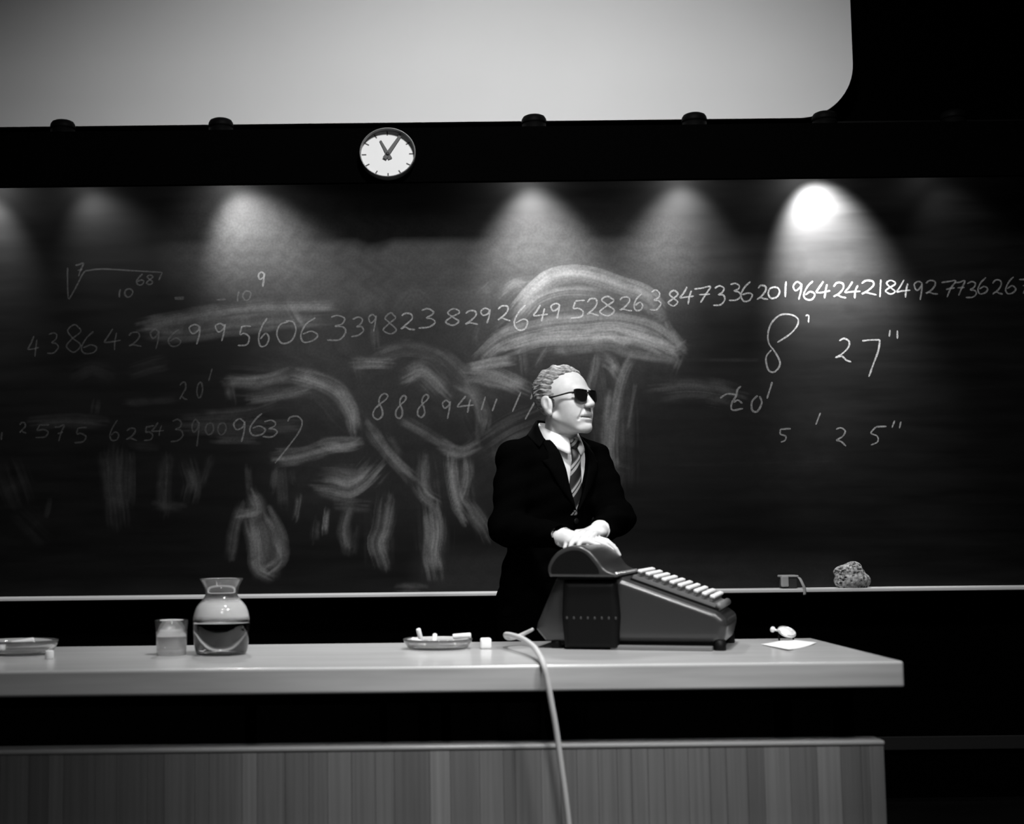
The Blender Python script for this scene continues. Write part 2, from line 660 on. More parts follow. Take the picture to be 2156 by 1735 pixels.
for h in range(12):
    clock_bar('hour_mark', 30 * h - 0.6, 0.76, 0.92, 0.022, 0.022, 0.0235)
clock_bar('hour_hand', -25, -0.22, 0.60, 0.075, 0.035, 0.028)
clock_bar('minute_hand', 32, -0.22, 0.86, 0.075, 0.050, 0.032)
lathe('hub', [(0.06, 0.022), (0.06, 0.036), (0, 0.036)], 'clock_black', clk, 20, (cc[0], YF, cc[2]), 'y', True, SX, SZ)

# ------------------------------------------------------------------ chalkboard
z_tray = P(1100, 1250, 5.9)[2]
BX0, BX1, BZ0, BZ1 = -2.4, 3.1, z_tray + 0.01, 2.96
brd = empty('chalkboard', (0, Y_BOARD, z_tray), 'long black chalkboard covered with chalk numbers and eraser smears', 'chalkboard')

K = 2.283
C1 = lambda x, y: (x / K, 500 + y / K)
C2 = lambda x, y: (700 + x / K, 500 + y / K)
C3 = lambda x, y: (1400 + x / K, 500 + y / K)


def on_board(q):
    p = P(q[0], q[1], Y_BOARD)
    return np.array([p[0], p[2]])


SMEARS_AND_GLOW = [
    (C2, [(900, 330), (960, 260), (1040, 195), (1140, 170), (1260, 185), (1380, 225), (1500, 270), (1560, 330)], 85, .24),
    (C2, [(900, 400), (980, 310), (1080, 270), (1200, 260), (1300, 270)], 60, .22),
    (C2, [(820, 440), (880, 380), (940, 300)], 80, .13),
    (C2, [(720, 570), (800, 500), (920, 450), (1060, 420), (1200, 410), (1350, 400), (1500, 430), (1600, 480), (1660, 540)], 90, .26),
    (C2, [(860, 530), (1000, 490), (1180, 480), (1350, 470), (1480, 490), (1600, 540)], 80, .22),
    (C2, [(1250, 490), (1330, 470), (1400, 500), (1480, 470), (1560, 510), (1650, 540), (1680, 520)], 44, .24),
    (C2, [(1060, 540), (1200, 530), (1330, 520), (1420, 550), (1560, 570), (1650, 590)], 50, .15),
    (C2, [(1400, 300), (1500, 320), (1580, 370), (1560, 385)], 50, .13),
    (C2, [(715, 265), (760, 225)], 50, .14), (C2, [(815, 275), (870, 225), (930, 212)], 60, .18),
    (C2, [(340, 330), (390, 275), (440, 310)], 90, .07), (C2, [(120, 340), (200, 295), (240, 330)], 80, .06),
    (C2, [(195, 430), (205, 520)], 45, .12), (C2, [(40, 470), (60, 520)], 60, .06),
    (C2, [(1270, 570), (1260, 640), (1240, 720), (1225, 790)], 40, .15),
    (C2, [(1300, 570), (1340, 590), (1375, 670)], 55, .18),
    (C2, [(1440, 570), (1400, 650), (1370, 760), (1350, 900), (1345, 1020), (1350, 1120)], 48, .22),
    (C2, [(1335, 750), (1320, 880), (1315, 1010), (1335, 1110)], 40, .14),
    (C2, [(1455, 700), (1440, 800), (1420, 920)], 18, .10), (C2, [(910, 520), (922, 650)], 32, .13),
    (C2, [(1030, 530), (980, 610)], 28, .12), (C2, [(1330, 1090), (1400, 1110)], 60, .10),
    (C2, [(1380, 1120), (1370, 1190)], 40, .05),
    (C2, [(655, 625), (760, 605), (860, 590)], 40, .22),
    (C2, [(655, 640), (760, 650), (860, 690), (925, 720)], 62, .22),
    (C2, [(700, 680), (820, 710), (900, 735)], 50, .14),
    (C2, [(105, 600), (180, 600), (275, 600)], 52, .22), (C2, [(110, 580), (125, 660)], 40, .10),
    (C2, [(220, 560), (330, 530), (440, 540), (540, 580), (620, 650), (690, 760), (730, 860), (720, 920)], 62, .12),
    (C2, [(350, 665), (420, 635), (470, 660), (530, 720), (560, 750)], 70, .20),
    (C2, [(420, 690), (480, 750)], 55, .12), (C2, [(600, 720), (660, 760), (700, 820)], 60, .12),
    (C2, [(640, 700), (690, 790), (715, 900)], 30, .10),
    (C2, [(330, 880), (420, 930), (520, 990), (600, 1040), (690, 1000)], 50, .13),
    (C2, [(530, 1005), (620, 1030), (695, 1005)], 52, .20), (C2, [(690, 820), (700, 1010)], 25, .06),
    (C2, [(570, 1060), (580, 1160), (600, 1260), (645, 1340)], 62, .24),
    (C2, [(645, 1060), (645, 1160), (620, 1260)], 45, .20), (C2, [(440, 1060), (440, 1180), (470, 1270)], 55, .14),
    (C2, [(415, 1200), (450, 1245), (490, 1270)], 65, .17), (C2, [(650, 1280), (720, 1380), (742, 1425)], 65, .13),
    (C2, [(165, 905), (240, 1010), (310, 1090), (375, 1155)], 60, .16), (C2, [(270, 950), (330, 1060)], 40, .08),
    (C2, [(290, 1080), (380, 1200)], 30, .06),
    (C2, [(-60, 1180), (0, 1185), (80, 1200), (150, 1160), (205, 1100)], 90, .26),
    (C2, [(30, 1120), (110, 1190)], 60, .15), (C2, [(30, 1280), (150, 1285)], 62, .11),
    (C2, [(85, 1290), (60, 1400), (70, 1500)], 45, .13), (C2, [(110, 1400), (95, 1500)], 40, .06),
    (C2, [(265, 1280), (245, 1400), (220, 1470), (245, 1560)], 75, .19),
    (C2, [(480, 1300), (490, 1420), (480, 1520), (495, 1610)], 75, .23),
    (C2, [(0, 720), (50, 760), (90, 820), (115, 910)], 55, .16), (C2, [(-20, 1005), (60, 1010), (120, 995)], 50, .17),
    (C2, [(320, 1690), (440, 1690)], 45, .09), (C2, [(740, 1000), (850, 930), (980, 870)], 130, .08),
    (C2, [(780, 1000), (790, 1080)], 90, .06), (C2, [(680, 500), (700, 420)], 30, .07),
    (C2, [(-500, 60), (0, 120), (700, 200), (1500, 150)], 700, .085), (C2, [(0, 600), (300, 700), (900, 500), (1400, 460)], 900, .045),  # broad washes: old chalk film, also painting in stronger lamp light mid-board
    (C2, [(-100, 1100), (300, 1150), (700, 1100)], 700, .022), (C3, [(0, 200), (600, 250), (1000, 250)], 560, .012),
    (C3, [(-200, 900), (300, 900), (600, 1000)], 900, .010), (C2, [(500, 1600), (1700, 1620), (2400, 1640)], 300, .020),
    (C3, [(-40, 735), (120, 725), (250, 740), (355, 765)], 95, .07), (C3, [(60, 700), (200, 703), (300, 722)], 16, .09),
    (C3, [(0, 430), (40, 480), (85, 530)], 55, .18), (C3, [(60, 560), (30, 640)], 60, .12),
    (C3, [(20, 590), (450, 590)], 14, .025), (C3, [(60, 1040), (500, 1020)], 30, .010), (C3, [(50, 1100), (800, 1080)], 40, .010),
    (C1, [(680, 425), (900, 380), (1100, 345), (1300, 322), (1600, 325)], 60, .11),
    (C1, [(740, 445), (950, 440), (1150, 410), (1400, 390), (1560, 380)], 95, .10),
    (C1, [(1380, 330), (1620, 325)], 45, .16), (C1, [(1380, 325), (1450, 430)], 55, .14),
    (C1, [(1170, 350), (1180, 420)], 35, .10), (C1, [(640, 645), (720, 620), (775, 608)], 55, .06),
    (C1, [(600, 795), (850, 780)], 34, .04), (C1, [(370, 660), (440, 630), (520, 660)], 60, .03),
    (C1, [(1090, 695), (1250, 690), (1395, 655)], 55, .13), (C1, [(1100, 700), (1115, 785)], 45, .08),
    (C1, [(1400, 670), (1520, 700), (1620, 750), (1680, 840), (1705, 940)], 62, .17),
    (C1, [(1200, 775), (1350, 755), (1500, 720)], 42, .11), (C1, [(980, 855), (1200, 840), (1350, 790)], 42, .07),
    (C1, [(170, 890), (330, 880), (495, 890)], 55, .08), (C1, [(900, 900), (1100, 900), (1290, 920)], 80, .06),
    (C1, [(1030, 962), (1240, 970)], 42, .07), (C1, [(1290, 910), (1440, 900)], 60, .07),
    (C1, [(1330, 1065), (1450, 1050), (1580, 1010), (1725, 990)], 62, .18), (C1, [(1560, 985), (1640, 980)], 62, .12),
    (C1, [(560, 1050), (560, 1180), (570, 1340)], 95, .10), (C1, [(625, 1050), (625, 1260)], 42, .06),
    (C1, [(500, 1050), (520, 1260)], 42, .05), (C1, [(798, 1070), (790, 1200), (790, 1315)], 55, .10),
    (C1, [(745, 1290), (880, 1300)], 34, .08), (C1, [(910, 1100), (930, 1180), (920, 1240)], 65, .11),
    (C1, [(1015, 1065), (970, 1190)], 34, .06), (C1, [(50, 1140), (85, 1240)], 115, .07), (C1, [(130, 1360), (190, 1420)], 105, .04),
    (C1, [(240, 1265), (225, 1335)], 28, .05), (C1, [(640, 1000), (740, 1010)], 40, .04),
    (C1, [(1210, 1225), (1240, 1310), (1150, 1335)], 52, .17), (C1, [(1165, 1290), (1130, 1400), (1110, 1530)], 42, .10),
    (C1, [(1210, 1375), (1230, 1480), (1240, 1580), (1295, 1615)], 62, .18),
    (C1, [(1285, 1320), (1340, 1430), (1352, 1540), (1285, 1600)], 55, .18), (C1, [(1250, 1400), (1260, 1560)], 60, .08),
    (C1, [(1325, 1105), (1312, 1215)], 32, .11), (C1, [(1350, 1100), (1362, 1290)], 45, .07), (C1, [(1190, 1100), (1200, 1220)], 30, .06),
    (C1, [(1440, 1245), (1422, 1355)], 28, .20), (C1, [(1572, 1310), (1560, 1415)], 28, .24), (C1, [(1522, 1350), (1510, 1460)], 28, .08),
    (C1, [(1662, 1340), (1650, 1430), (1685, 1500)], 45, .08), (C1, [(1400, 1130), (1410, 1180)], 25, .06),
    (C1, [(460, 800), (455, 830)], 40, .05), (C2, [(1000, 480), (1300, 450), (1600, 500)], 180, .13), (C2, [(700, 560), (760, 700), (900, 760)], 160, .06),
    (C2, [(600, 1080), (620, 1280)], 140, .07), (C2, [(440, 1120), (470, 1270)], 130, .06), (C2, [(235, 1290), (245, 1520)], 120, .06), (C2, [(485, 1330), (490, 1580)], 120, .07),
    (C2, [(1300, 560), (1340, 800), (1340, 1100)], 170, .07), (C2, [(380, 640), (620, 760), (700, 900)], 170, .06), (C2, [(1000, 250), (1200, 220), (1450, 280)], 150, .06), (C1, [(1150, 700), (1500, 720), (1650, 850)], 150, .05), (C1, [(1220, 1330), (1270, 1450), (1280, 1580)], 120, .13), (C2, [(-20, 1150), (100, 1160), (190, 1150)], 120, .12), (C2, [(1050, 330), (1250, 300), (1450, 330)], 150, .09),
]

HS = 0.0047
gx = np.arange(BX0, BX1 + HS / 2, HS)
gz = np.arange(BZ0, BZ1 + HS / 2, HS)
dust_light = np.zeros((len(gx), len(gz)), np.float32)
rng = np.random.RandomState(7)


def vnoise(t, seed, n=512):
    tab = np.random.RandomState(seed).rand(n)
    i = np.floor(t).astype(int)
    f = t - i
    f = f * f * (3 - 2 * f)
    return tab[i % n] * (1 - f) + tab[(i + 1) % n] * f


rj = random.Random(11)
extra = []
for cv, pts, w, inten in SMEARS_AND_GLOW:                   # stray finer wipes beside the broad ones
    if w < 250 and inten > 0.09 and len(pts) > 2:
        for _ in range(3):
            off = rj.uniform(-0.62, 0.62) * w
            i0 = rj.randint(0, len(pts) - 2)
            sub_ = pts[i0:] if rj.random() < 0.5 else pts[:i0 + 2]
            ang = rj.uniform(-0.5, 0.5)
            extra.append((cv, [(p[0] + off * math.sin(ang) + rj.uniform(-12, 12), p[1] + off * math.cos(ang) + rj.uniform(-12, 12)) for p in sub_],
                          w * rj.uniform(0.25, 0.55), inten * rj.uniform(0.45, 0.95)))
SMEARS_AND_GLOW += extra
for si, (cv, pts, w, inten) in enumerate(SMEARS_AND_GLOW):
    q = np.array([on_board(cv(*p)) for p in pts])
    q = catmull(q, 0.02)
    inten = inten * 0.72 * (1.3 if inten > 0.15 else 1.1) * (0.6 if cv is C1 and np.mean([p[0] for p in pts]) < 1050 else 1.0)  # far-left wipes weakened to paint in the light falling off there
    hw = w * (1.3 if w < 250 else 1.0) / K / 2 / 483.0
    lo, hi = q.min(0) - hw * 1.6, q.max(0) + hw * 1.6
    i0, i1 = np.searchsorted(gx, [lo[0], hi[0]])
    j0, j1 = np.searchsorted(gz, [lo[1], hi[1]])
    if i1 <= i0 or j1 <= j0:
        continue
    X, Z = np.meshgrid(gx[i0:i1], gz[j0:j1], indexing='ij')
    best = np.full(X.shape, 1e9)
    lat = np.zeros(X.shape)
    tt = np.zeros(X.shape)
    seg = np.diff(q, axis=0)
    sl = np.linalg.norm(seg, axis=1)
    cum = np.concatenate([[0], np.cumsum(sl)])
    for k in range(len(seg)):
        a, b = q[k], seg[k]
        h = np.clip(((X - a[0]) * b[0] + (Z - a[1]) * b[1]) / (sl[k] ** 2 + 1e-12), 0, 1)
        dx, dz = X - a[0] - h * b[0], Z - a[1] - h * b[1]
        dd = np.hypot(dx, dz)
        mk = dd < best
        best[mk] = dd[mk]
        lat[mk] = ((b[0] * dz - b[1] * dx) / (sl[k] + 1e-12))[mk]
        tt[mk] = (cum[k] + h * sl[k])[mk]
    tot = cum[-1]
    big = w > 250
    wob = vnoise(tt * 16, si + 900) - 0.5
    r = best / hw * (1.0 + 0.3 * wob)
    lt = lat * (1 + 0.25 * vnoise(tt * 5, si + 300)) + 0.006 * vnoise(tt * 8, si + 350)
    fine_ = vnoise(lt / 0.0068 + 80, si + 1)
    st_ = 0.46 * vnoise(lt / 0.019 + 50, si) + 0.54 * fine_
    end = np.minimum(tt, tot - tt) / (hw * 1.6) + 0.9 * vnoise(lt / 0.010 + 70, si + 40) - 0.1
    end = np.clip(end, 0, 1)
    edge = np.clip((1.28 - r - 0.55 * (fine_ - 0.35)) / 0.75, 0, 1)
    prof = edge * edge * (3 - 2 * edge) * end
    blot = vnoise(X / 0.035 + 3 * vnoise(Z / 0.05 + 90, si + 7) + 60, si + 8) * 0.5 + vnoise(Z / 0.03 + 2 * vnoise(X / 0.04 + 90, si + 9) + 60, si + 10) * 0.5
    streak = (0.30 + 1.15 * np.clip(st_ - 0.15, 0, 1)) * (0.55 + 0.8 * blot)
    streak = streak * (0.88 + 0.24 * rng.rand(*X.shape))
    if big:
        e2 = np.clip(1.15 - best / hw, 0, 1)
        prof, streak = e2 * e2 * (3 - 2 * e2), 0.75 + 0.5 * blot
    dust_light[i0:i1, j0:j1] = np.maximum(dust_light[i0:i1, j0:j1], inten * prof * streak) + 0.35 * np.minimum(dust_light[i0:i1, j0:j1], inten * prof * streak)

GX, GZ = np.meshgrid(gx, gz, indexing='ij')
V = np.stack([GX.ravel(), np.full(GX.size, Y_BOARD), GZ.ravel()], 1)
nz_ = len(gz)
ii, jj = np.meshgrid(np.arange(len(gx) - 1), np.arange(nz_ - 1), indexing='ij')
base = (ii * nz_ + jj).ravel()
Q = np.stack([base, base + nz_, base + nz_ + 1, base + 1], 1)

mt = bpy.data.materials.new('slate_board')
nt, b, L = nodes_of(mt)
b.inputs['Roughness'].default_value = 0.5
b.inputs['Specular IOR Level'].default_value = 0.15
at_ = nt.nodes.new('ShaderNodeAttribute')
at_.attribute_name = 'chalk_dust_light'
tc = nt.nodes.new('ShaderNodeTexCoord')
mp = nt.nodes.new('ShaderNodeMapping')
mp.inputs['Scale'].default_value = (1.2, 1, 9)
nz = nt.nodes.new('ShaderNodeTexNoise')
nz.inputs['Scale'].default_value = 2.0
nz.inputs['Detail'].default_value = 6
film = nt.nodes.new('ShaderNodeMapRange')          # thin film of old chalk left by the eraser
film.inputs['From Min'].default_value = 0.35
film.inputs['From Max'].default_value = 0.7
film.inputs['To Min'].default_value = 0.002
film.inputs['To Max'].default_value = 0.006
fine = nt.nodes.new('ShaderNodeTexNoise')
fine.inputs['Scale'].default_value = 90
grain = nt.nodes.new('ShaderNodeMapRange')
grain.inputs['To Min'].default_value = 0.6
grain.inputs['To Max'].default_value = 1.4
mu = nt.nodes.new('ShaderNodeMath')
mu.operation = 'MULTIPLY'
mu2 = nt.nodes.new('ShaderNodeMath')
mu2.operation = 'MULTIPLY'
mu2.inputs[1].default_value = 0.62
ad = nt.nodes.new('ShaderNodeMath')
ad.operation = 'ADD'
cb = nt.nodes.new('ShaderNodeCombineColor')
L.new(tc.outputs['Object'], mp.inputs['Vector'])
L.new(mp.outputs[0], nz.inputs['Vector'])
L.new(nz.outputs[0], film.inputs['Value'])
L.new(tc.outputs['Object'], fine.inputs['Vector'])
L.new(fine.outputs[0], grain.inputs['Value'])
L.new(at_.outputs['Fac'], mu.inputs[0])
L.new(grain.outputs[0], mu.inputs[1])
L.new(mu.outputs[0], mu2.inputs[0])
L.new(mu2.outputs[0], ad.inputs[0])
L.new(film.outputs[0], ad.inputs[1])
for k in range(3):
    L.new(ad.outputs[0], cb.inputs[k])
L.new(cb.outputs[0], b.inputs['Base Color'])
MATS['slate_board'] = mt
surf = np_obj('writing_surface', V, Q, 'slate_board', brd)
part_label(surf, 'black writing surface with grey eraser smears')
at_data = surf.data.attributes.new('chalk_dust_light', 'FLOAT', 'POINT')
at_data.data.foreach_set('value', dust_light.ravel())
box('backing', (BX0, Y_BOARD + 0.002, BZ0), (BX1, Y_WALL - 0.004, BZ1), 'black_wall', brd)
tray = box('chalk_tray', (BX0 - 0.05, Y_BOARD - 0.11, z_tray - 0.008), (BX1 + 0.05, Y_BOARD + 0.025, z_tray + 0.008), 'tray_metal', brd, bev=0.004)
part_label(tray, 'pale narrow ledge along the foot of the chalkboard')

# ---- writing
DIG = {
    '0': [[(.55, .02), (.2, .18), (.05, .6), (.3, .97), (.7, .88), (.95, .45), (.8, .1), (.5, .03)]],
    '1': [[(.6, 0), (.45, .5), (.4, 1)]],
    '2': [[(.1, .22), (.35, .02), (.75, .06), (.82, .33), (.5, .68), (.08, .95), (.35, .84), (.65, .92), (1, 1)]],
    '3': [[(.15, .08), (.55, 0), (.88, .12), (.75, .33), (.42, .46), (.8, .5), (.97, .72), (.6, .97), (0, 1)]],
    '4': [[(.5, 0), (.22, .38), (.03, .64), (.4, .62), (1, .56)], [(.78, .18), (.68, .6), (.6, 1)]],
    '5': [[(.32, .05), (.2, .45), (.55, .4), (.88, .6), (.7, .92), (.05, 1)], [(.32, .05), (.65, .03), (1, 0)]],
    '6': [[(.78, 0), (.35, .3), (.05, .72), (.25, 1), (.7, .97), (.92, .72), (.6, .56), (.18, .72)]],
    '7': [[(0, .14), (.45, .1), (.95, .03), (.65, .5), (.4, 1)], [(.3, .52), (.9, .46)]],
    '8': [[(.85, .14), (.5, 0), (.15, .2), (.45, .46), (.86, .76), (.5, 1), (.08, .8), (.4, .52), (.85, .26), (.82, .1)]],
    '9': [[(.85, .15), (.5, 0), (.1, .2), (.3, .47), (.75, .32), (.86, .1), (.8, .5), (.62, 1)]],
}


def ribbon(strokes, width, lift0=0.0008):
    V, Fc = [], []
    for si, pts in enumerate(strokes):
        q = np.array([on_board(p) for p in pts])
        q = catmull(q, 0.006)
        if len(q) < 2:
            continue
        T = np.gradient(q, axis=0)
        T /= np.linalg.norm(T, axis=1)[:, None] + 1e-12
        N = np.stack([-T[:, 1], T[:, 0]], 1)
        s = np.arange(len(q))
        hw = width / 2 * (0.8 + 0.35 * vnoise(s * 0.23, si + len(q)))
        hw[0] *= 0.6
        hw[-1] *= 0.55
        y = Y_BOARD - lift0 - 0.00002 * si
        o = len(V)
        for k in range(len(q)):
            for sg in (-1, 1):
                p = q[k] + sg * hw[k] * N[k]
                V.append((p[0], y, p[1]))
        for k in range(len(q) - 1):
            Fc.append((o + 2 * k, o + 2 * k + 2, o + 2 * k + 3, o + 2 * k + 1))
    return V, Fc


def write(name, label, strokes, mt, width=0.0074):
    o = bpy.data.objects.new(name, None)
    COL.objects.link(o)
    o.parent = brd
    q0 = np.mean([on_board(p) for g in strokes for st in (g if isinstance(g[0], list) else [g]) for p in st], axis=0)
    o.location = Vector((q0[0], Y_BOARD, q0[1])) - wloc(brd)
    part_label(o, label)
    for g in strokes:
        many = isinstance(g[0], list)
        V, Fc = ribbon(g if many else [g], width)
        if Fc:
            mesh_obj('chalk_digit' if many else 'chalk_stroke', V, Fc, mt, o)
    return o


def digits(spec, jit=0.035):
    out = []
    for ch, x0, x1, y0, y1 in spec:
        g = []
        for st in DIG[ch]:
            g.append([(x0 + (a + rng.uniform(-jit, jit)) * (x1 - x0), y0 + (c + rng.uniform(-jit, jit)) * (y1 - y0)) for a, c in st])
        out.append(g)
    return out


def crop_digits(cv, spec):
    r = []
    for ch, x0, x1, y0, y1 in spec:
        a, c = cv(x0, y0), cv(x1, y1)
        r.append((ch, a[0], c[0], a[1], c[1]))
    return digits(r)


ROW_L = [('4', 59, 83, 708, 750), ('3', 99, 123, 701, 743), ('8', 136, 175, 684, 743), ('6', 169, 206, 699, 745), ('4', 219, 254, 693, 737),
         ('2', 269, 298, 699, 730), ('9', 315, 337, 693, 734), ('6', 353, 383, 693, 728)]
ROW_M = [('9', 396, 425, 682, 726), ('9', 451, 477, 680, 719), ('5', 499, 528, 686, 728), ('6', 543, 569, 671, 728), ('0', 580, 626, 675, 723),
         ('6', 631, 672, 669, 719), ('3', 690, 729, 664, 715), ('3', 739, 766, 669, 708), ('9', 774, 794, 662, 699), ('8', 805, 838, 660, 704)]
ROW_R = [('2', 842, 873, 658, 695), ('3', 882, 917, 651, 690), ('8', 936, 972, 651, 686),
         ('2', 978, 1007, 653, 684), ('9', 1009, 1035, 649, 682), ('2', 1046, 1074, 644, 675), ('6', 1081, 1114, 642, 693), ('4', 1123, 1153, 642, 677),
         ('9', 1158, 1182, 638, 671), ('5', 1201, 1232, 633, 671), ('2', 1234, 1261, 629, 664), ('8', 1261, 1298, 625, 664), ('2', 1302, 1331, 625, 655),
         ('6', 1333, 1355, 618, 653), ('3', 1368, 1392, 612, 653), ('8', 1405, 1431, 612, 644), ('4', 1432, 1461, 605, 640), ('7', 1461, 1498, 603, 638),
         ('3', 1501, 1527, 603, 642), ('3', 1534, 1560, 596, 633), ('6', 1558, 1586, 594, 633), ('2', 1593, 1617, 601, 631), ('0', 1615, 1643, 603, 629),
         ('1', 1650, 1658, 592, 625), ('9', 1667, 1691, 594, 631), ('6', 1691, 1717, 592, 631), ('4', 1717, 1748, 592, 629), ('2', 1753, 1781, 596, 627),
         ('4', 1779, 1812, 594, 627), ('2', 1812, 1845, 590, 620), ('1', 1849, 1858, 590, 627), ('8', 1862, 1888, 590, 620), ('4', 1888, 1917, 590, 627),
         ('9', 1923, 1945, 592, 631), ('2', 1947, 1974, 590, 620), ('7', 1982, 2013, 590, 625), ('7', 2009, 2033, 590, 623), ('3', 2033, 2057, 594, 627),
         ('6', 2057, 2081, 585, 618), ('2', 2088, 2112, 590, 620), ('6', 2116, 2140, 583, 618), ('7', 2145, 2170, 585, 618)]
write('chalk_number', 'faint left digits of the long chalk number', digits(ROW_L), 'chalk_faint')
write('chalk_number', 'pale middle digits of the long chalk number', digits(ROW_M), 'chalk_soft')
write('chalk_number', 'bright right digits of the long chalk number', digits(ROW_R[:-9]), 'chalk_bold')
write('chalk_number', 'last digits of the long chalk number, thinned for weaker light', digits(ROW_R[-9:]), 'chalk_mid')  # thinner chalk stands in for light falling off at the right end
w_ = crop_digits(C1, [('2', 860, 900, 695, 780), ('0', 945, 975, 695, 775)]) + [[C1(1020, 630), C1(1003, 690)]]
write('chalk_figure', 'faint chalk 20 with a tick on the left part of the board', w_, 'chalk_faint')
w_ = crop_digits(C1, [('1', 0, 18, 935, 975), ('2', 90, 128, 890, 940), ('5', 165, 240, 900, 962), ('7', 262, 310, 900, 980), ('5', 355, 420, 912, 985),
                      ('6', 525, 575, 880, 975), ('2', 605, 660, 915, 975), ('5', 690, 740, 905, 978), ('4', 728, 790, 890, 955), ('3', 820, 880, 875, 980),
                      ('9', 918, 962, 872, 1005), ('0', 985, 1030, 890, 950), ('0', 1045, 1090, 890, 950)])
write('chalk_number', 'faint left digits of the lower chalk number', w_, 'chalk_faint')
w_ = crop_digits(C1, [('9', 1118, 1186, 872, 985), ('6', 1198, 1280, 845, 950), ('3', 1262, 1335, 880, 960)])
w_.append([C1(1383, 885), C1(1395, 865), C1(1430, 860), C1(1452, 885), C1(1440, 930), C1(1390, 1000), C1(1322, 1085)])
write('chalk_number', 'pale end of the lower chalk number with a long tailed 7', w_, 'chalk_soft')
w_ = crop_digits(C2, [('9', 525, 570, 780, 870), ('4', 600, 680, 760, 840)])
for x0, x1, y0, y1 in [(190, 270, 750, 875), (300, 357, 760, 870), (405, 465, 755, 865)]:
    S_ = [(.75, .3), (.95, .1), (.75, 0), (.5, .12), (.42, .35), (.6, .6), (.62, .85), (.35, 1), (.08, .88), (.12, .65), (.4, .45), (.8, .25)]
    w_.append([C2(x0 + a * (x1 - x0), y0 + c * (y1 - y0)) for a, c in S_])
for a, c in [((735, 765), (715, 830)), ((790, 775), (768, 835)), ((905, 745), (865, 837)), ((978, 780), (926, 875)), ((965, 745), (952, 778))]:
    w_.append([C2(*a), C2(*c)])
write('chalk_number', 'chalk 888941 with slanted strokes beside the man', w_, 'chalk_mid', 0.0078)
w_ = [[C3(*p) for p in [(540, 505), (600, 465), (635, 425), (638, 390), (600, 370), (550, 375), (510, 415), (495, 465), (500, 510), (525, 545), (550, 590),
                        (550, 620), (525, 647), (500, 640), (487, 605), (488, 570), (512, 540)]],
      [C3(675, 377), C3(690, 375), C3(690, 410)],
      [C3(*p) for p in [(838, 497), (860, 486), (885, 500), (880, 530), (850, 560), (820, 577), (850, 571), (872, 590), (895, 598)]],
      [C3(948, 497), C3(990, 493), C3(1033, 492)], [C3(1033, 492), C3(1025, 545), C3(1003, 605), C3(980, 670)],
      [C3(1082, 445), C3(1078, 477)], [C3(1117, 447), C3(1117, 487)]]
write('chalk_figure', 'chalk 8 minutes 27 seconds with a tall looped 8', w_, 'chalk_mid', 0.0075)
w_ = [[C3(265, 772), C3(300, 752), C3(345, 757)], [C3(365, 715), C3(348, 732), C3(343, 760), C3(320, 800), C3(325, 830), C3(375, 822)],
      [C3(330, 793), C3(350, 782), C3(372, 798)],
      [C3(445, 760), C3(418, 790), C3(420, 832), C3(445, 835), C3(465, 795), C3(455, 763)], [C3(515, 695), C3(503, 735), C3(490, 775)]]
write('chalk_figure', 'chalk 20 with a tick at the end of a smear', w_, 'chalk_mid', 0.0085)
w_ = [[C3(555, 922), C3(555, 945), C3(580, 955), C3(577, 975), C3(557, 984)], [C3(555, 922), C3(605, 919)], [C3(747, 843), C3(725, 900)],
      [C3(*p) for p in [(822, 922), (845, 915), (866, 930), (855, 955), (825, 975), (845, 980), (870, 1003)]],
      [C3(1015, 910), C3(990, 940), C3(1020, 955), C3(1022, 982), C3(990, 998)], [C3(1015, 910), C3(1065, 908)],
      [C3(1104, 880), C3(1091, 915)], [C3(1134, 885), C3(1127, 918)]]
write('chalk_figure', 'chalk 5 minutes 25 seconds low on the right of the board', w_, 'chalk_mid', 0.0068)
w_ = [[C1(325, 145), C1(325, 220), C1(328, 295)], [C1(332, 298), C1(365, 240), C1(402, 170), C1(430, 158), C1(500, 152), C1(640, 160), C1(780, 168)],
      [C1(780, 168), C1(763, 207)], [C1(838, 290), C1(885, 288)], [C1(840, 297), C1(884, 296)], [C1(1040, 300), C1(1085, 298)]]
w_ += crop_digits(C1, [('7', 362, 402, 125, 190), ('1', 562, 590, 248, 288), ('0', 598, 642, 245, 288), ('6', 655, 695, 175, 228), ('8', 700, 740, 180, 228),
                       ('1', 1130, 1160, 260, 308), ('0', 1165, 1207, 255, 302)])
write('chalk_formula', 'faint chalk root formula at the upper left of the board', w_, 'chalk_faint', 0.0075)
w_ = crop_digits(C1, [('9', 1240, 1276, 168, 235)])
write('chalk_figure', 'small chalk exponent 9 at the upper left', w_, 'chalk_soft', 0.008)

# ------------------------------------------------------------------ lecture bench
YB0, YB1 = 3.60, 4.41
ZT = float(P(1100, 1401, YB0)[2])
XR = float(P(1903, 1391, YB0)[0])
ZU = float(P(1100, 1457, YB0)[2])
XL = -2.3
bench = empty('lecture_bench', (0.0, (YB0 + YB1) / 2, 0.0), 'long wooden lecture bench with pale top across the front', 'bench')
part_label(box('tabletop', (XL, YB0, ZU), (XR, YB1, ZT), 'bench_top', bench, bev=0.007, seg=3), 'thick pale wooden top')
YP0, YP1 = 3.68, 3.72
ZP = float(P(1100, 1577, YP0)[2])
XPR = float(P(1862, 1600, YP0)[0])
fp = box('front_panel', (XL, YP0 + 0.012, 0.02), (XPR - 0.004, YP1, ZP), 'bench_leg', bench)
TONES = [0.18, 0.20, 0.22, 0.25, 0.29]
for i, tv in enumerate(TONES):
    mat('veneer_%d' % i, tv, 0.5, spec=0.3, noise=((90, 90, 1.6), 0.16))
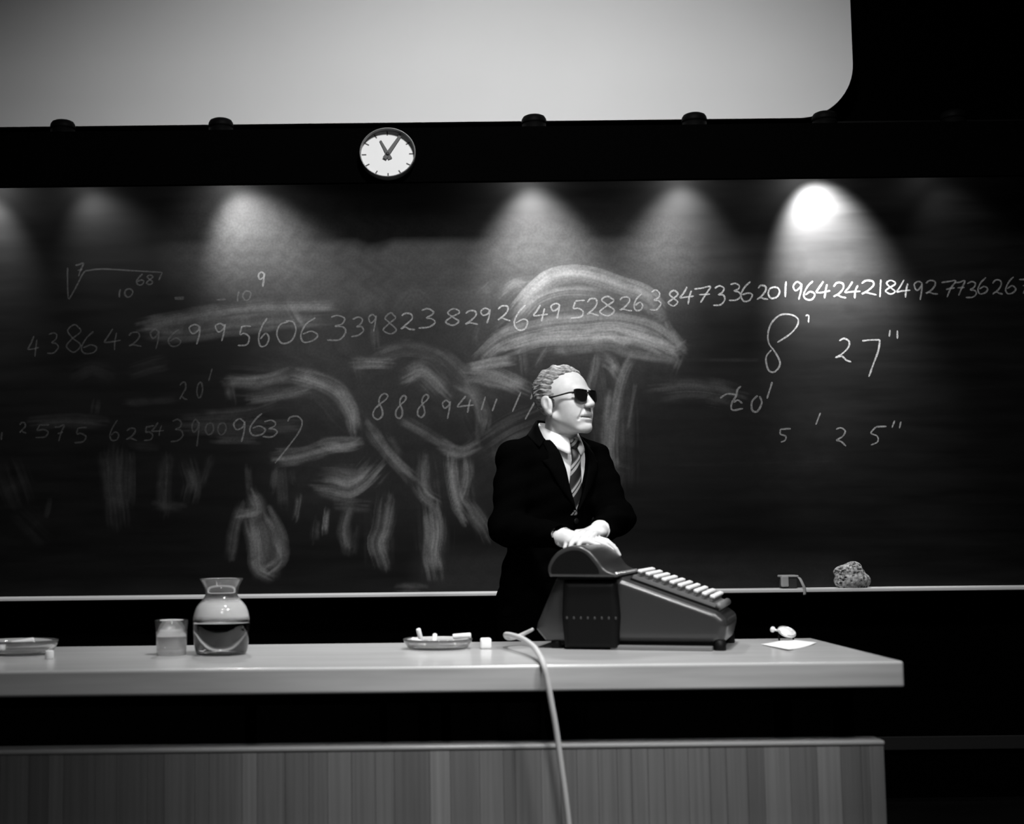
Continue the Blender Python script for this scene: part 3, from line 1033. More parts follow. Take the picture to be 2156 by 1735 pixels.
edges = [-560, -500, -430, -380, -300, -240, -190, -120, -60, 0, 60, 102, 133, 200, 245, 310, 345, 410, 440, 510, 541, 600, 650, 690, 740, 790, 830, 905, 948, 1010, 1060, 1085, 1140,
         1180, 1215, 1260, 1300, 1330, 1365, 1400, 1450, 1495, 1530, 1575, 1610, 1665, 1722, 1772, 1815, 1832, 1862]
bright = {102: 3, 510: 4, 905: 4, 1722: 4, 1140: 3, 1610: 3, 690: 3, 1815: 0, 1832: 2, 1772: 0}
random.seed(3)
xe = [float(P(e, 1650, YP0)[0]) for e in edges]
xe[-1] = XPR
for i in range(len(edges) - 1):
    tone = bright.get(edges[i], random.choice([0, 1, 1, 2, 2]))
    box('plank', (xe[i] + 0.0003, YP0, 0.02), (xe[i + 1] - 0.0003, YP0 + 0.013, ZP), 'veneer_%d' % tone, fp, bev=0.0008, seg=1)
cap_ = box('panel_cap', (XL, YP0 - 0.004, ZP), (XPR + 0.002, YP0 + 0.075, ZP + 0.012), 'bench_cap', bench, bev=0.004)
part_label(cap_, 'pale rounded strip along the top of the front panel')
for x0, x1 in [(-70, -40), (515, 536), (800, 815), (881, 905), (930, 950), (1640, 1670), (1765, 1800)]:
    xa, xb = P(x0, 1560, 3.95)[0], P(x1, 1560, 3.95)[0]
    box('leg', (xa, 3.95, 0.0), (xb, 4.00, ZU), 'bench_leg', bench, bev=0.003)
box('apron', (XL + 0.05, 3.80, ZU - 0.05), (XR - 0.12, 3.83, ZU), 'bench_leg', bench)
box('apron', (XL + 0.05, 4.25, ZU - 0.05), (XR - 0.12, 4.28, ZU), 'bench_leg', bench)


def on_bench(px, py):
    p = PZ(px, py, ZT)
    return float(p[0]), float(p[1])


# ------------------------------------------------------------------ water carafe and tumbler
cx, cy = on_bench(466, 1378)
c = (cx, cy, ZT)
car = empty('water_carafe', c, 'clear glass water carafe with a flared rim, half full', 'carafe')
outer = [(0, 0.0), (0.066, 0.0), (0.073, 0.006), (0.079, 0.035), (0.0825, 0.075), (0.081, 0.105), (0.073, 0.135), (0.058, 0.155), (0.048, 0.168), (0.047, 0.180), (0.052, 0.198), (0.0625, 0.218)]
inner = [(0.060, 0.216), (0.0495, 0.198), (0.0445, 0.180), (0.0455, 0.167), (0.0555, 0.153), (0.070, 0.133), (0.078, 0.104), (0.0795, 0.075), (0.076, 0.036), (0.070, 0.012), (0.064, 0.008), (0, 0.008)]


def resamp(pr, n):
    q = catmull([(a, b_) for a, b_ in pr], 0.004)
    return [(max(0.0, float(a)), float(b_)) for a, b_ in q]


pr = [(0, 0)] + resamp(outer[1:], 0) + [(0.0618, 0.2188)] + resamp(inner[:-1], 0) + [(0, 0.008)]
lathe('glass_wall', pr, 'carafe_glass', car, 64, c)
wl = 0.094
wat = [(0, 0.0075)] + [(a + 0.0006, b_) for a, b_ in reversed(resamp(inner[:-1], 0)) if b_ < wl] + [(0.0788, wl), (0, wl)]
lathe('water', wat, 'water', car, 64, c)
cx, cy = on_bench(361, 1379)
c = (cx, cy, ZT)
tum = empty('drinking_glass', c, 'clear drinking glass with water standing left of the carafe', 'glass')
pr = [(0, 0), (0.040, 0), (0.0425, 0.003), (0.0445, 0.05), (0.0475, 0.100), (0.0468, 0.1008), (0.0458, 0.100), (0.0428, 0.05), (0.0405, 0.012), (0, 0.010)]
lathe('glass_wall', pr, 'tumbler_glass', tum, 56, c)
lathe('water', [(0, 0.0098), (0.0407, 0.0118), (0.0430, 0.05), (0.0442, 0.070), (0, 0.070)], 'water', tum, 56, c)

# ------------------------------------------------------------------ glass dishes with white stubs


def dish(cxy, r, h, label, sx=1.0, sy=1.0):
    c = (cxy[0], cxy[1], ZT)
    t = empty('glass_dish', c, label, 'dish')
    pr = [(0, 0), (r * 0.80, 0), (r * 0.86, 0.003), (r * 0.97, h * 0.7), (r, h), (r * 0.975, h + 0.001), (r * 0.95, h), (r * 0.90, h * 0.7), (r * 0.80, 0.008), (0, 0.007)]
    lathe('bowl', pr, 'dish_glass', t, 56, c, 'z', True, sx, sy)
    return t


def stub(name, p, q, r, label, cat, mt='chalk_white', group=None):
    p, q = np.array(p, float), np.array(q, float)
    base = (p + q) / 2
    o = empty(name, base, label, cat, group)
    d = (q - p) / np.linalg.norm(q - p)
    pts = [p, p + d * r * 0.15, p + d * r * 0.3, q - d * r * 0.3, q - d * r * 0.15, q]
    tube('stick', pts, [r * 0.8, r * 0.95, r, r, r * 0.95, r * 0.8], mt, o, 16)
    return o


dx, dy = on_bench(922, 1366)
dish((dx, dy), 0.104, 0.030, 'round shallow glass dish left of the white cable', 1.0, 0.9)
G = 'white stubs in the round glass dish'
stub('chalk_stub', (dx - 0.047, dy + 0.01, ZT + 0.012), (dx - 0.058, dy - 0.005, ZT + 0.060), 0.007, 'white stub standing upright in the round glass dish', 'stub', group=G)
stub('chalk_stub', (dx + 0.045, dy - 0.01, ZT + 0.036), (dx + 0.098, dy - 0.02, ZT + 0.040), 0.008, 'white stub lying across the right rim of the round glass dish', 'stub', group=G)
stub('chalk_stub', (dx + 0.005, dy - 0.03, ZT + 0.016), (dx + 0.050, dy - 0.055, ZT + 0.022), 0.008, 'white stub lying in the right half of the round glass dish', 'stub', group=G)
stub('chalk_stub', (dx - 0.035, dy - 0.045, ZT + 0.016), (dx - 0.078, dy - 0.030, ZT + 0.030), 0.008, 'white stub slanting in the left half of the round glass dish', 'stub', group=G)
stub('chalk_stub', (dx - 0.012, dy - 0.02, ZT + 0.017), (dx - 0.008, dy + 0.005, ZT + 0.042), 0.007, 'white stub leaning in the middle of the round glass dish', 'stub', group=G)
dx, dy = on_bench(1023, 1366)
bl = empty('chalk_block', (dx, dy, ZT), 'small white chalk block on the bench beside the round glass dish', 'chalk')
box('block', (dx - 0.0165, dy - 0.013, ZT), (dx + 0.0165, dy + 0.015, ZT + 0.032), 'chalk_white', bl, bev=0.006, seg=3, smooth=True)

dx, dy = on_bench(40, 1378)
dish((dx, dy), 0.115, 0.042, 'glass dish at the left edge of the photo', 1.0, 0.8)
G2 = 'white stubs in the dish at the left edge'
stub('chalk_stub', (dx - 0.02, dy - 0.01, ZT + 0.030), (dx + 0.045, dy - 0.0, ZT + 0.040), 0.010, 'white stub lying high in the glass dish at the left edge', 'stub', group=G2)
stub('chalk_stub', (dx - 0.06, dy - 0.045, ZT + 0.018), (dx - 0.03, dy - 0.05, ZT + 0.024), 0.013, 'thick white stub low in the glass dish at the left edge', 'stub', group=G2)
ax_, ay_ = on_bench(104, 1388)
tag(lathe('chalk_stub', [(0, 0), (0.011, 0), (0.012, 0.003), (0.012, 0.022), (0.010, 0.025), (0, 0.025)], 'chalk_white', None, 24, (ax_, ay_, ZT)),
    'short white stub standing on the bench by the left edge', 'stub', G2)

# ------------------------------------------------------------------ sheet of paper and pocket watch
pq = [on_bench(1602, 1358), on_bench(1660, 1371), on_bench(1719, 1356), on_bench(1657, 1347)]
pc = np.mean(pq, axis=0)
sheet = empty('paper_sheet', (pc[0], pc[1], ZT), 'small white sheet of paper near the right end of the bench', 'paper')
V, Fc = [], []
n = 10
for i in range(n + 1):
    for j in range(n + 1):
        a, b_ = i / n, j / n
        p = (np.array(pq[0]) * (1 - a) + np.array(pq[1]) * a) * (1 - b_) + (np.array(pq[3]) * (1 - a) + np.array(pq[2]) * a) * b_
        z = ZT + 0.0008 + 0.004 * (abs(b_ - 0.5) * 2) ** 2 * (0.4 + 0.6 * a)
        V.append((p[0], p[1], z))
N0 = len(V)
V += [(v[0], v[1], v[2] - 0.0006) for v in V]
for i in range(n):
    for j in range(n):
        q = (i * (n + 1) + j, (i + 1) * (n + 1) + j, (i + 1) * (n + 1) + j + 1, i * (n + 1) + j + 1)
        Fc.append(q)
        Fc.append(tuple(N0 + k for k in q[::-1]))
mesh_obj('sheet', V, Fc, 'paper_white', sheet, True)

wx, wy = on_bench(1657, 1349)
wt = empty('pocket_watch', (wx, wy, ZT), 'small pale pocket watch propped up behind the sheet of paper', 'watch')
tilt = Matrix.Rotation(math.radians(28), 4, 'X')           # leaning back on its stand, dial up
yaw = Matrix.Rotation(math.radians(12), 4, 'Y')
M_ = Matrix.Translation((0.0, 0, 0.026)) @ yaw @ tilt


def watch_part(name, geo, mt):
    V, Fc = geo
    V = np.array([tuple(M_ @ Vector(v)) for v in V]) + np.array([wx, wy, ZT])
    return mesh_obj(name, V, Fc, mt, wt, True)


watch_part('case', lathe_geo([(0, -0.007), (0.022, -0.006), (0.028, -0.002), (0.029, 0.002), (0.0275, 0.005), (0.025, 0.0055), (0.025, 0.003)], 40), 'watch_steel')
watch_part('dial', lathe_geo([(0.0255, 0.003), (0.0255, 0.004), (0, 0.0045)], 40), 'watch_dial')
watch_part('stem', tube_geo(np.array([(-0.027, 0, 0), (-0.033, 0, 0), (-0.039, 0, 0)]), [0.004, 0.0035, 0.004], 12), 'watch_steel')
watch_part('crown', lathe_geo([(0, -0.008), (0.005, -0.0075), (0.0075, -0.003), (0.0075, 0.003), (0.005, 0.0075), (0, 0.008)], 20, (-0.044, 0, 0)), 'watch_dial')
tube('stand', [(wx - 0.022, wy + 0.002, ZT + 0.026), (wx - 0.024, wy + 0.004, ZT + 0.012), (wx - 0.022, wy + 0.006, ZT)], 0.003, 'machine_dark', wt, 8)
tube('stand', [(wx + 0.022, wy + 0.012, ZT + 0.016), (wx + 0.024, wy + 0.014, ZT + 0.008), (wx + 0.023, wy + 0.014, ZT)], 0.003, 'machine_dark', wt, 8)

# ------------------------------------------------------------------ sponge and eraser on the chalk tray
ztop = z_tray + 0.008
sp0 = P(1793, 1236, 5.935)
SPX = float(sp0[0])
f_ = Field(np.arange(SPX - 0.11, SPX + 0.11, 0.0028), np.arange(5.86, 6.0, 0.0028), np.arange(ztop - 0.01, ztop + 0.14, 0.0028))
f_.ell((SPX + 0.004, 5.935, ztop + 0.030), (0.078, 0.050, 0.046), k=0.004)
f_.ell((SPX - 0.008, 5.938, ztop + 0.066), (0.066, 0.044, 0.034), Frame((0, 0, 0), np.eye(3)), 0.006)
f_.ell((SPX + 0.012, 5.94, ztop + 0.088), (0.034, 0.032, 0.024), k=0.012)
rs = np.random.RandomState(4)
for _ in range(420):
    v = rs.normal(size=3)
    v /= np.linalg.norm(v)
    cpt = np.array([SPX, 5.937, ztop + 0.045]) + v * np.array([0.074, 0.047, 0.062]) * rs.uniform(0.82, 1.05)
    rr = rs.uniform(0.0025, 0.0065)
    f_.ell(tuple(cpt), (rr * rs.uniform(0.8, 1.6), rr, rr * rs.uniform(0.7, 1.2)), k=0.001, mode='s')
f_.op(lambda x, y, z: (ztop + 0.0) - z + 0 * x + 0 * y, (SPX, 5.935, ztop), 0.13, mode='i')
sponge = field_obj('sponge', f_, 'sponge', None, 0)
tag(sponge, 'porous folded sponge standing on the chalk tray', 'sponge')

ex = float(P(1664, 1230, 5.935)[0])
er = empty('board_eraser', (ex, 5.935, ztop), 'small board eraser with a pale strap on the chalk tray left of the sponge', 'eraser')
e0, e1 = float(P(1643, 1230, 5.935)[0]), float(P(1676, 1230, 5.935)[0])
zt_ = float(P(1650, 1211, 5.935)[2])
box('felt_block', (e0 + 0.004, 5.915, ztop), (e1, 5.975, zt_ - 0.008), 'eraser_felt', er, bev=0.004)
box('top_board', (e0, 5.91, zt_ - 0.009), (e1 + 0.006, 5.98, zt_), 'eraser_pale', er, bev=0.003)
box('end_piece', (e0 - 0.001, 5.908, ztop + 0.008), (e0 + 0.030, 5.93, zt_ - 0.002), 'eraser_pale', er, bev=0.005)
sp_ = [P(1678, 1214, 5.93), P(1684, 1218, 5.90), P(1690, 1230, 5.885), P(1694, 1240, 5.882), P(1694, 1253, 5.882)]
q = catmull(sp_, 0.006)
V, Fc = [], []
for k in range(len(q)):
    for dx_, dy_ in ((-0.006, -0.001), (0.006, -0.001), (0.006, 0.001), (-0.006, 0.001)):
        V.append((q[k][0] + dx_, q[k][1] + dy_, q[k][2]))
for k in range(len(q) - 1):
    for s in range(4):
        a, b_ = 4 * k + s, 4 * k + (s + 1) % 4
        Fc.append((a, b_, b_ + 4, a + 4))
Fc += [(3, 2, 1, 0), tuple(4 * (len(q) - 1) + s for s in range(4))]
mesh_obj('strap', V, Fc, 'eraser_pale', er, True)

# ------------------------------------------------------------------ calculating machine
PHI = math.radians(18)
mx0, my0 = 0.398, 4.12
mach = empty('calculating_machine', (mx0, my0, ZT), 'grey mechanical calculating machine with rows of white keys on the bench', 'calculator', None, -PHI)
DEP = 0.34


def poly_sdf(poly):
    poly = np.array(poly, float)

    def f(x, y):
        d = None
        s = None
        for i in range(len(poly)):
            a, b_ = poly[i], poly[i - 1]
            e = b_ - a
            wx_, wy_ = x - a[0], y - a[1]
            h = np.clip((wx_ * e[0] + wy_ * e[1]) / (e @ e), 0, 1)
            dd = (wx_ - e[0] * h) ** 2 + (wy_ - e[1] * h) ** 2
            c1, c2, c3 = y >= a[1], y < b_[1], e[0] * wy_ > e[1] * wx_
            fl = (c1 & c2 & c3) | (~c1 & ~c2 & ~c3)
            d = dd if d is None else np.minimum(d, dd)
            s = np.where(fl, -1.0, 1.0) if s is None else np.where(fl, -s, s)
        return s * np.sqrt(d)
    return f


def extrude_field(poly, v0, v1, r, h=0.004):
    pa = np.array(poly)
    lo, hi = pa.min(0) - 0.02, pa.max(0) + 0.02
    F_ = Field(np.arange(lo[0], hi[0], h), np.arange(v0 - 0.02, v1 + 0.02, h), np.arange(lo[1], hi[1], h))
    ps = poly_sdf(poly)
    x, z = np.meshgrid(F_.ax[0], F_.ax[2], indexing='ij')
    d2 = ps(x, z)[:, None, :] + r
    dv = (np.abs(F_.ax[1] - (v0 + v1) / 2) - (v1 - v0) / 2)[None, :, None] + r
    F_.d = (np.minimum(np.maximum(d2, dv), 0) + np.sqrt(np.maximum(d2, 0) ** 2 + np.maximum(dv, 0) ** 2) - r).astype(np.float32)
    return F_


body_poly = [(0.005, 0.020), (-0.024, 0.055), (-0.020, 0.075), (0.040, 0.206), (0.060, 0.215), (0.225, 0.212), (0.250, 0.204),
             (0.505, 0.113), (0.532, 0.090), (0.536, 0.070), (0.522, 0.022)]
part_label(field_obj('housing', extrude_field(body_poly, 0.0, DEP, 0.026, 0.0035), 'machine_enamel', mach, 1, True), 'grey enamelled sloping housing')
car_poly = [(0.032, 0.212), (0.026, 0.232), (0.034, 0.258), (0.056, 0.284), (0.088, 0.300), (0.122, 0.302), (0.150, 0.290), (0.176, 0.262), (0.196, 0.236), (0.226, 0.220), (0.226, 0.210)]
car_poly = [tuple(p) for p in catmull(car_poly + car_poly[:1], 0.006)[:-1]]
carr = field_obj('carriage', extrude_field(car_poly, -0.045, DEP + 0.035, 0.009, 0.0032), 'machine_enamel', mach, 1, True)
part_label(carr, 'rounded carriage cover across the top')
end_poly = [(0.042, 0.220), (0.038, 0.234), (0.046, 0.254), (0.064, 0.274), (0.092, 0.287), (0.120, 0.288), (0.142, 0.278), (0.162, 0.256), (0.176, 0.236), (0.180, 0.222)]
end_poly = [tuple(p) for p in catmull(end_poly, 0.005)]
prism('end_plate', end_poly, -0.0475, 0.006, 'machine_dark', carr, True)
prism('end_plate', end_poly, DEP + 0.0325, 0.006, 'machine_dark', carr, True)
box('carriage_rail', (0.05, -0.01, 0.203), (0.215, DEP + 0.01, 0.214), 'machine_dark', mach, local=True)
cov_poly = [(0.066, 0.004), (0.060, 0.10), (0.066, 0.200), (0.224, 0.200), (0.232, 0.10), (0.224, 0.004)]
part_label(field_obj('side_cover', extrude_field(cov_poly, -0.026, 0.03, 0.022, 0.0035), 'machine_dark', mach, 1, True), 'black cover on the near side below the carriage')
# dial knobs along the front foot of the carriage
V0, F0 = tube_geo(np.array([(0, 0, 0), (0.006, 0, 0.004), (0.014, 0, 0.008)]), [0.007, 0.0075, 0.005], 10)
kn = None
for i in range(11):
    if kn is None:
        kn = mesh_obj('dial_knob', V0, F0, 'dial_glint', mach, True, True)
        o = kn
    else:
        o = kn.copy()
        COL.objects.link(o)
    o.location = (0.220, -0.03 + i * 0.036, 0.214)
# keyboard deck and keys, parallel to the slope
sl_a = math.atan2(0.204 - 0.113, 0.505 - 0.250)
ud, un = np.array([math.cos(sl_a), -math.sin(sl_a)]), np.array([math.sin(sl_a), math.cos(sl_a)])
o0 = np.array([0.262, 0.200])


def slope_poly(a0, a1, n0, n1):
    return [tuple(o0 + ud * a + un * b_) for a, b_ in ((a0, n0), (a1, n0), (a1, n1), (a0, n1))]


prism('deck_gap', slope_poly(-0.004, 0.262, -0.004, 0.006), 0.022, DEP - 0.044, 'machine_dark', mach, True)
kb = prism('keyboard', slope_poly(0.0, 0.250, 0.006, 0.016), 0.026, DEP - 0.052, 'machine_base', mach, True)
bmk = bm_box((-0.0075, -0.0115, 0.0), (0.0075, 0.0115, 0.009), 0.0035, 2)
bmesh.ops.recalc_face_normals(bmk, faces=bmk.faces)
kv = [tuple(v.co) for v in bmk.verts]
bmk.verts.index_update()
kf = [[q_.index for q_ in p_.verts] for p_ in bmk.faces]
bmk.free()
sv, sf = tube_geo(np.array([(0, 0, -0.012), (0, 0, 0.001)]), [0.0055, 0.0055], 8)
key0 = stem0 = None
for r_ in range(10):
    for c_ in range(10):
        pos = o0 + ud * (0.014 + r_ * 0.0243) + un * 0.0275
        v_ = 0.042 + c_ * 0.0285
        if key0 is None:
            key0 = mesh_obj('key', kv, kf, 'key_white', kb, True, True)
            stem0 = mesh_obj('key_stem', sv, sf, 'key_stem', kb, True, True)
            k_, s_ = key0, stem0
        else:
            k_, s_ = key0.copy(), stem0.copy()
            COL.objects.link(k_)
            COL.objects.link(s_)
        for ob in (k_, s_):
            ob.location = (pos[0], v_, pos[1])
            ob.rotation_euler = (0, sl_a, 0)
bar = tube('front_bar', [tuple((o0 + ud * 0.258 + un * 0.012)[[0]]) + (0.03,) + tuple((o0 + ud * 0.258 + un * 0.012)[[1]]),
                         tuple((o0 + ud * 0.258 + un * 0.012)[[0]]) + (DEP - 0.03,) + tuple((o0 + ud * 0.258 + un * 0.012)[[1]])], 0.011, 'machine_base', mach, 14, None, True)
box('base_plate', (0.20, -0.012, 0.0), (0.492, DEP - 0.02, 0.013), 'machine_base', mach, bev=0.003, local=True)
box('chassis', (0.02, 0.02, 0.010), (0.50, DEP - 0.02, 0.05), 'machine_dark', mach, local=True)
for fu, fv in ((0.035, 0.03), (0.51, 0.02), (0.035, DEP - 0.03), (0.51, DEP - 0.03)):
    lathe('foot', [(0, 0), (0.016, 0), (0.018, 0.004), (0.017, 0.03), (0, 0.03)], 'machine_dark', mach, 20, (fu, fv, 0), local=True)
st = bm_box((-0.003, -0.0012, -0.004), (0.003, 0.0012, 0.004), 0.001, 1)
st0 = None
for i in range(8):
    if st0 is None:
        st0 = bm_obj('badge_letter', st, 'badge_grey', mach, False, True)
        o = st0
    else:
        o = st0.copy()
        COL.objects.link(o)
    o.location = (0.078 + i * 0.0205, -0.0265, 0.092)

# ------------------------------------------------------------------ mains cable over the front edge
RC = 0.0075
pts = [P(1122, 1325, 4.20), P(1108, 1332, 4.22), P(1088, 1341, 4.225), P(1070, 1343, 4.20), P(1065, 1336, 4.14), P(1080, 1338, 4.05), P(1102, 1346, 3.94), P(1124, 1362, 3.80),
       P(1136, 1380, 3.68), P(1143, 1395, 3.588), P(1152, 1430, 3.574), P(1161, 1480, 3.57), P(1170, 1530, 3.57), P(1180, 1600, 3.57), P(1191, 1680, 3.57), P(1200, 1760, 3.57),
       P(1208, 1860, 3.56), P(1215, 1960, 3.55)]
pts = [np.array(p) for p in pts]
for p in pts[:9]:
    p[2] = max(p[2], ZT + RC + 0.001)
last = pts[-1]
pts += [np.array([last[0] + 0.02, 3.50, 0.10]), np.array([last[0] + 0.06, 3.40, RC]), np.array([last[0] + 0.4, 3.25, RC]), np.array([last[0] + 1.4, 3.1, RC])]
rad_pts = catmull(pts, 0.012)
nn = len(rad_pts)
rad = np.full(nn, RC)
k1 = 10
rad[:k1] = np.linspace(0.005, RC, k1)
cable = tube('power_cable', rad_pts, rad, 'cord_grey', None, 14)
tag(cable, 'pale thick cable hanging over the front edge of the bench', 'cable')

# ------------------------------------------------------------------ the man
AL = math.radians(32)
TF, TL = np.array([math.sin(AL), -math.cos(AL), 0]), np.array([math.cos(AL), math.sin(AL), 0])   # torso: forward, his left
SH = np.array([0.522, 4.82, 0.0])
TOR = Frame(SH, [TL, TF, (0, 0, 1)])
BE, TIP = math.radians(46), math.radians(-6)
HF = np.array([math.sin(BE), -math.cos(BE), 0])
HL = np.array([math.cos(BE), math.sin(BE), 0])
HU = np.array([0, 0, 1.0])
HF2 = HF * math.cos(TIP) - HU * math.sin(TIP)
HU2 = HU * math.cos(TIP) + HF * math.sin(TIP)
HO = np.array(P(1188, 846, 4.76))
HEAD = Frame(HO, [HL, HF2, HU2])

# joints (world)
shR, shL = TOR.world((-0.172, -0.005, 1.400)), TOR.world((0.172, -0.005, 1.400))
elR, elL = np.array(P(1070, 1112, 4.70)), np.array(P(1296, 1092, 4.80))
wrR, wrL = np.array([0.512, 4.470, 1.130]), np.array([0.630, 4.540, 1.152])


def hand_frame(w, tip, up_hint, side):
    f = np.asarray(tip, float) - np.asarray(w, float)
    f /= np.linalg.norm(f)
    u = np.asarray(up_hint, float) - f * np.dot(up_hint, f)
    u /= np.linalg.norm(u)
    s = np.cross(u, f) * side           # towards the thumb
    return Frame(w, [s, f, u])


def add_hand(F_, fr):
    # local: x towards the thumb, y along the fingers, z out of the back of the hand
    F_.ell((0.002, 0.050, 0.000), (0.040, 0.054, 0.0145), fr, 0.006)
    F_.ell((0.020, 0.030, -0.006), (0.020, 0.034, 0.014), fr, 0.008)          # ball of the thumb
    F_.ell((-0.020, 0.034, -0.005), (0.016, 0.036, 0.012), fr, 0.008)
    F_.cap((0, -0.02, 0), (0, 0.030, 0), 0.025, 0.024, fr, 0.012)
    fing = [(0.030, 0.088, 0.040, 0.026, 0.021, 0.0088), (0.010, 0.093, 0.045, 0.029, 0.022, 0.0090),
            (-0.010, 0.090, 0.041, 0.027, 0.021, 0.0086), (-0.029, 0.080, 0.033, 0.021, 0.018, 0.0076)]
    for i, (x, y, l1, l2, l3, r) in enumerate(fing):
        sp = 0.05 * (1.2 - i)
        a1, a2, a3 = 0.22, 0.62, 0.95
        p0 = np.array([x, y - 0.018, 0.001])
        d = lambda a: np.array([sp * math.cos(a), math.cos(a), -math.sin(a)])
        p1 = np.array([x + sp * 0.02, y, 0.002])
        p2 = p1 + d(a1) * l1
        p3 = p2 + d(a2) * l2
        p4 = p3 + d(a3) * l3
        F_.cap(p0, p1, r * 1.05, r * 1.12, fr, 0.006)
        F_.cap(p1, p2, r * 1.10, r * 0.98, fr, 0.0025)
        F_.cap(p2, p3, r * 1.02, r * 0.90, fr, 0.002)
        F_.cap(p3, p4, r * 0.92, r * 0.74, fr, 0.002)
    t0, t1, t2, t3 = (0.026, 0.022, -0.006), (0.046, 0.052, -0.010), (0.054, 0.080, -0.014), (0.053, 0.104, -0.019)
    F_.cap(t0, t1, 0.013, 0.0115, fr, 0.008)
    F_.cap(t1, t2, 0.0112, 0.0100, fr, 0.003)
    F_.cap(t2, t3, 0.0102, 0.0080, fr, 0.002)


tipR, tipL = np.array([0.688, 4.410, 1.110]), np.array([0.525, 4.405, 1.132])
HR = hand_frame(wrR, tipR, (0.0, -0.25, 1.0), 1)     # under: pointing to the right of the photo
HLf = hand_frame(wrL, tipL, (-0.15, -0.35, 1.0), -1)  # on top: pointing to the left

zs = np.concatenate([np.arange(0.0, 1.04, 0.016), np.arange(1.04, 1.20, 0.0026), np.arange(1.20, 1.44, 0.010), np.arange(1.44, 1.76, 0.0024)])
xs = np.arange(0.22, 0.84, 0.0032)
ys = np.concatenate([np.arange(4.36, 4.62, 0.0030), np.arange(4.62, 4.90, 0.0028), np.arange(4.90, 5.10, 0.01)])
B_ = Field(xs, ys, zs)
# trunk and limbs under the clothes
HIP = np.array([0.462, 4.86, 0.0])


def centre(z):
    t = np.clip((z - 0.90) / 0.50, 0, 1)
    return HIP[0] + (SH[0] - HIP[0]) * t, HIP[1] + (SH[1] - HIP[1]) * t


def torso_fn(tab, z0, z1):
    tz, ta, tb = np.array(tab).T

    def fn(x, y, z):
        cx_, cy_ = centre(z)
        dx_, dy_ = x - cx_, y - cy_
        l = dx_ * TL[0] + dy_ * TL[1]
        w = dx_ * TF[0] + dy_ * TF[1]
        a, b2 = np.interp(z, tz, ta), np.interp(z, tz, tb)
        d = (np.sqrt((l / a) ** 2 + (w / b2) ** 2) - 1) * np.minimum(a, b2)
        return np.maximum(np.maximum(d, z0 - z), z - z1)
    return fn


JT = [(0.74, .166, .128), (0.95, .164, .126), (1.10, .150, .120), (1.25, .170, .126), (1.36, .182, .118), (1.42, .150, .104), (1.47, .095, .084), (1.50, .07, .07)]
core = [(z, a - 0.03, b - 0.03) for z, a, b in JT]
B_.op(torso_fn(core, 0.84, 1.46), (0.49, 4.84, 1.15), 0.42, k=0.0)
for s, sh, el, wr in ((-1, shR, elR, wrR), (1, shL, elL, wrL)):
    B_.cap(sh, el, 0.050, 0.040, k=0.02)
    B_.cap(el, wr, 0.040, 0.026, k=0.015)
hipR, hipL = np.array([0.39, 4.83, 0.90]), np.array([0.54, 4.91, 0.90])
knR, knL = np.array([0.375, 4.80, 0.48]), np.array([0.55, 4.88, 0.48])
anR, anL = np.array([0.365, 4.84, 0.09]), np.array([0.56, 4.92, 0.09])
for h_, k_, a_ in ((hipR, knR, anR), (hipL, knL, anL)):
    B_.cap(h_, k_, 0.075, 0.055, k=0.03)
    B_.cap(k_, a_, 0.052, 0.036, k=0.02)
    B_.cap(a_, a_ + TF * 0.13 + np.array([0, 0, -0.05]), 0.036, 0.028, k=0.02)
add_hand(B_, HR)
add_hand(B_, HLf)
# neck
nb = TOR.world((-0.002, 0.012, 1.43))
B_.cap(HEAD.world((0, -0.022, -0.055)), nb, 0.052, 0.053, k=0.02)
# skull and face: x his left, y forward, z up
B_.ell((0, -0.012, 0.034), (0.0745, 0.096, 0.086), HEAD, 0.012)
B_.ell((0, 0.022, 0.022), (0.066, 0.068, 0.072), HEAD, 0.02)
B_.ell((0, 0.036, -0.036), (0.056, 0.056, 0.076), HEAD, 0.022)
B_.ell((0, 0.032, -0.070), (0.052, 0.056, 0.044), HEAD, 0.020)          # jaw
B_.cap((-0.050, -0.005, -0.055), (-0.020, 0.070, -0.106), 0.013, 0.014, HEAD, 0.018)
B_.cap((0.050, -0.005, -0.055), (0.020, 0.070, -0.106), 0.013, 0.014, HEAD, 0.018)
B_.ell((0, 0.080, -0.104), (0.023, 0.019, 0.018), HEAD, 0.016)          # chin
for s in (-1, 1):
    B_.ell((s * 0.041, 0.056, -0.026), (0.018, 0.024, 0.024), HEAD, 0.030)   # cheekbone
    B_.ell((s * 0.036, 0.046, -0.056), (0.020, 0.030, 0.030), HEAD, 0.025)
    B_.ell((s * 0.033, 0.104, 0.006), (0.017, 0.012, 0.012), HEAD, 0.010, 's')   # eye socket
    B_.ell((s * 0.032, 0.083, 0.003), (0.013, 0.012, 0.011), HEAD, 0.003)    # eyeball and lids
    B_.ell((s * 0.0135, 0.105, -0.033), (0.0085, 0.011, 0.0075), HEAD, 0.007)  # nostril wing
    B_.ell((s * 0.0070, 0.108, -0.0420), (0.0042, 0.006, 0.004), HEAD, 0.002, 's')
    B_.ell((s * 0.020, 0.075, -0.066), (0.017, 0.014, 0.024), HEAD, 0.016)
    # ear
    B_.ell((s * 0.080, -0.012, -0.016), (0.009, 0.020, 0.033), HEAD, 0.006)
    B_.ell((s * 0.084, -0.018, -0.004), (0.006, 0.020, 0.024), HEAD, 0.005)
    B_.ell((s * 0.0925, -0.010, -0.008), (0.0070, 0.0105, 0.020), HEAD, 0.003, 's')
    B_.ell((s * 0.084, -0.002, -0.016), (0.004, 0.004, 0.008), HEAD, 0.003)
    B_.ell((s * 0.083, -0.004, -0.043), (0.006, 0.009, 0.010), HEAD, 0.005)
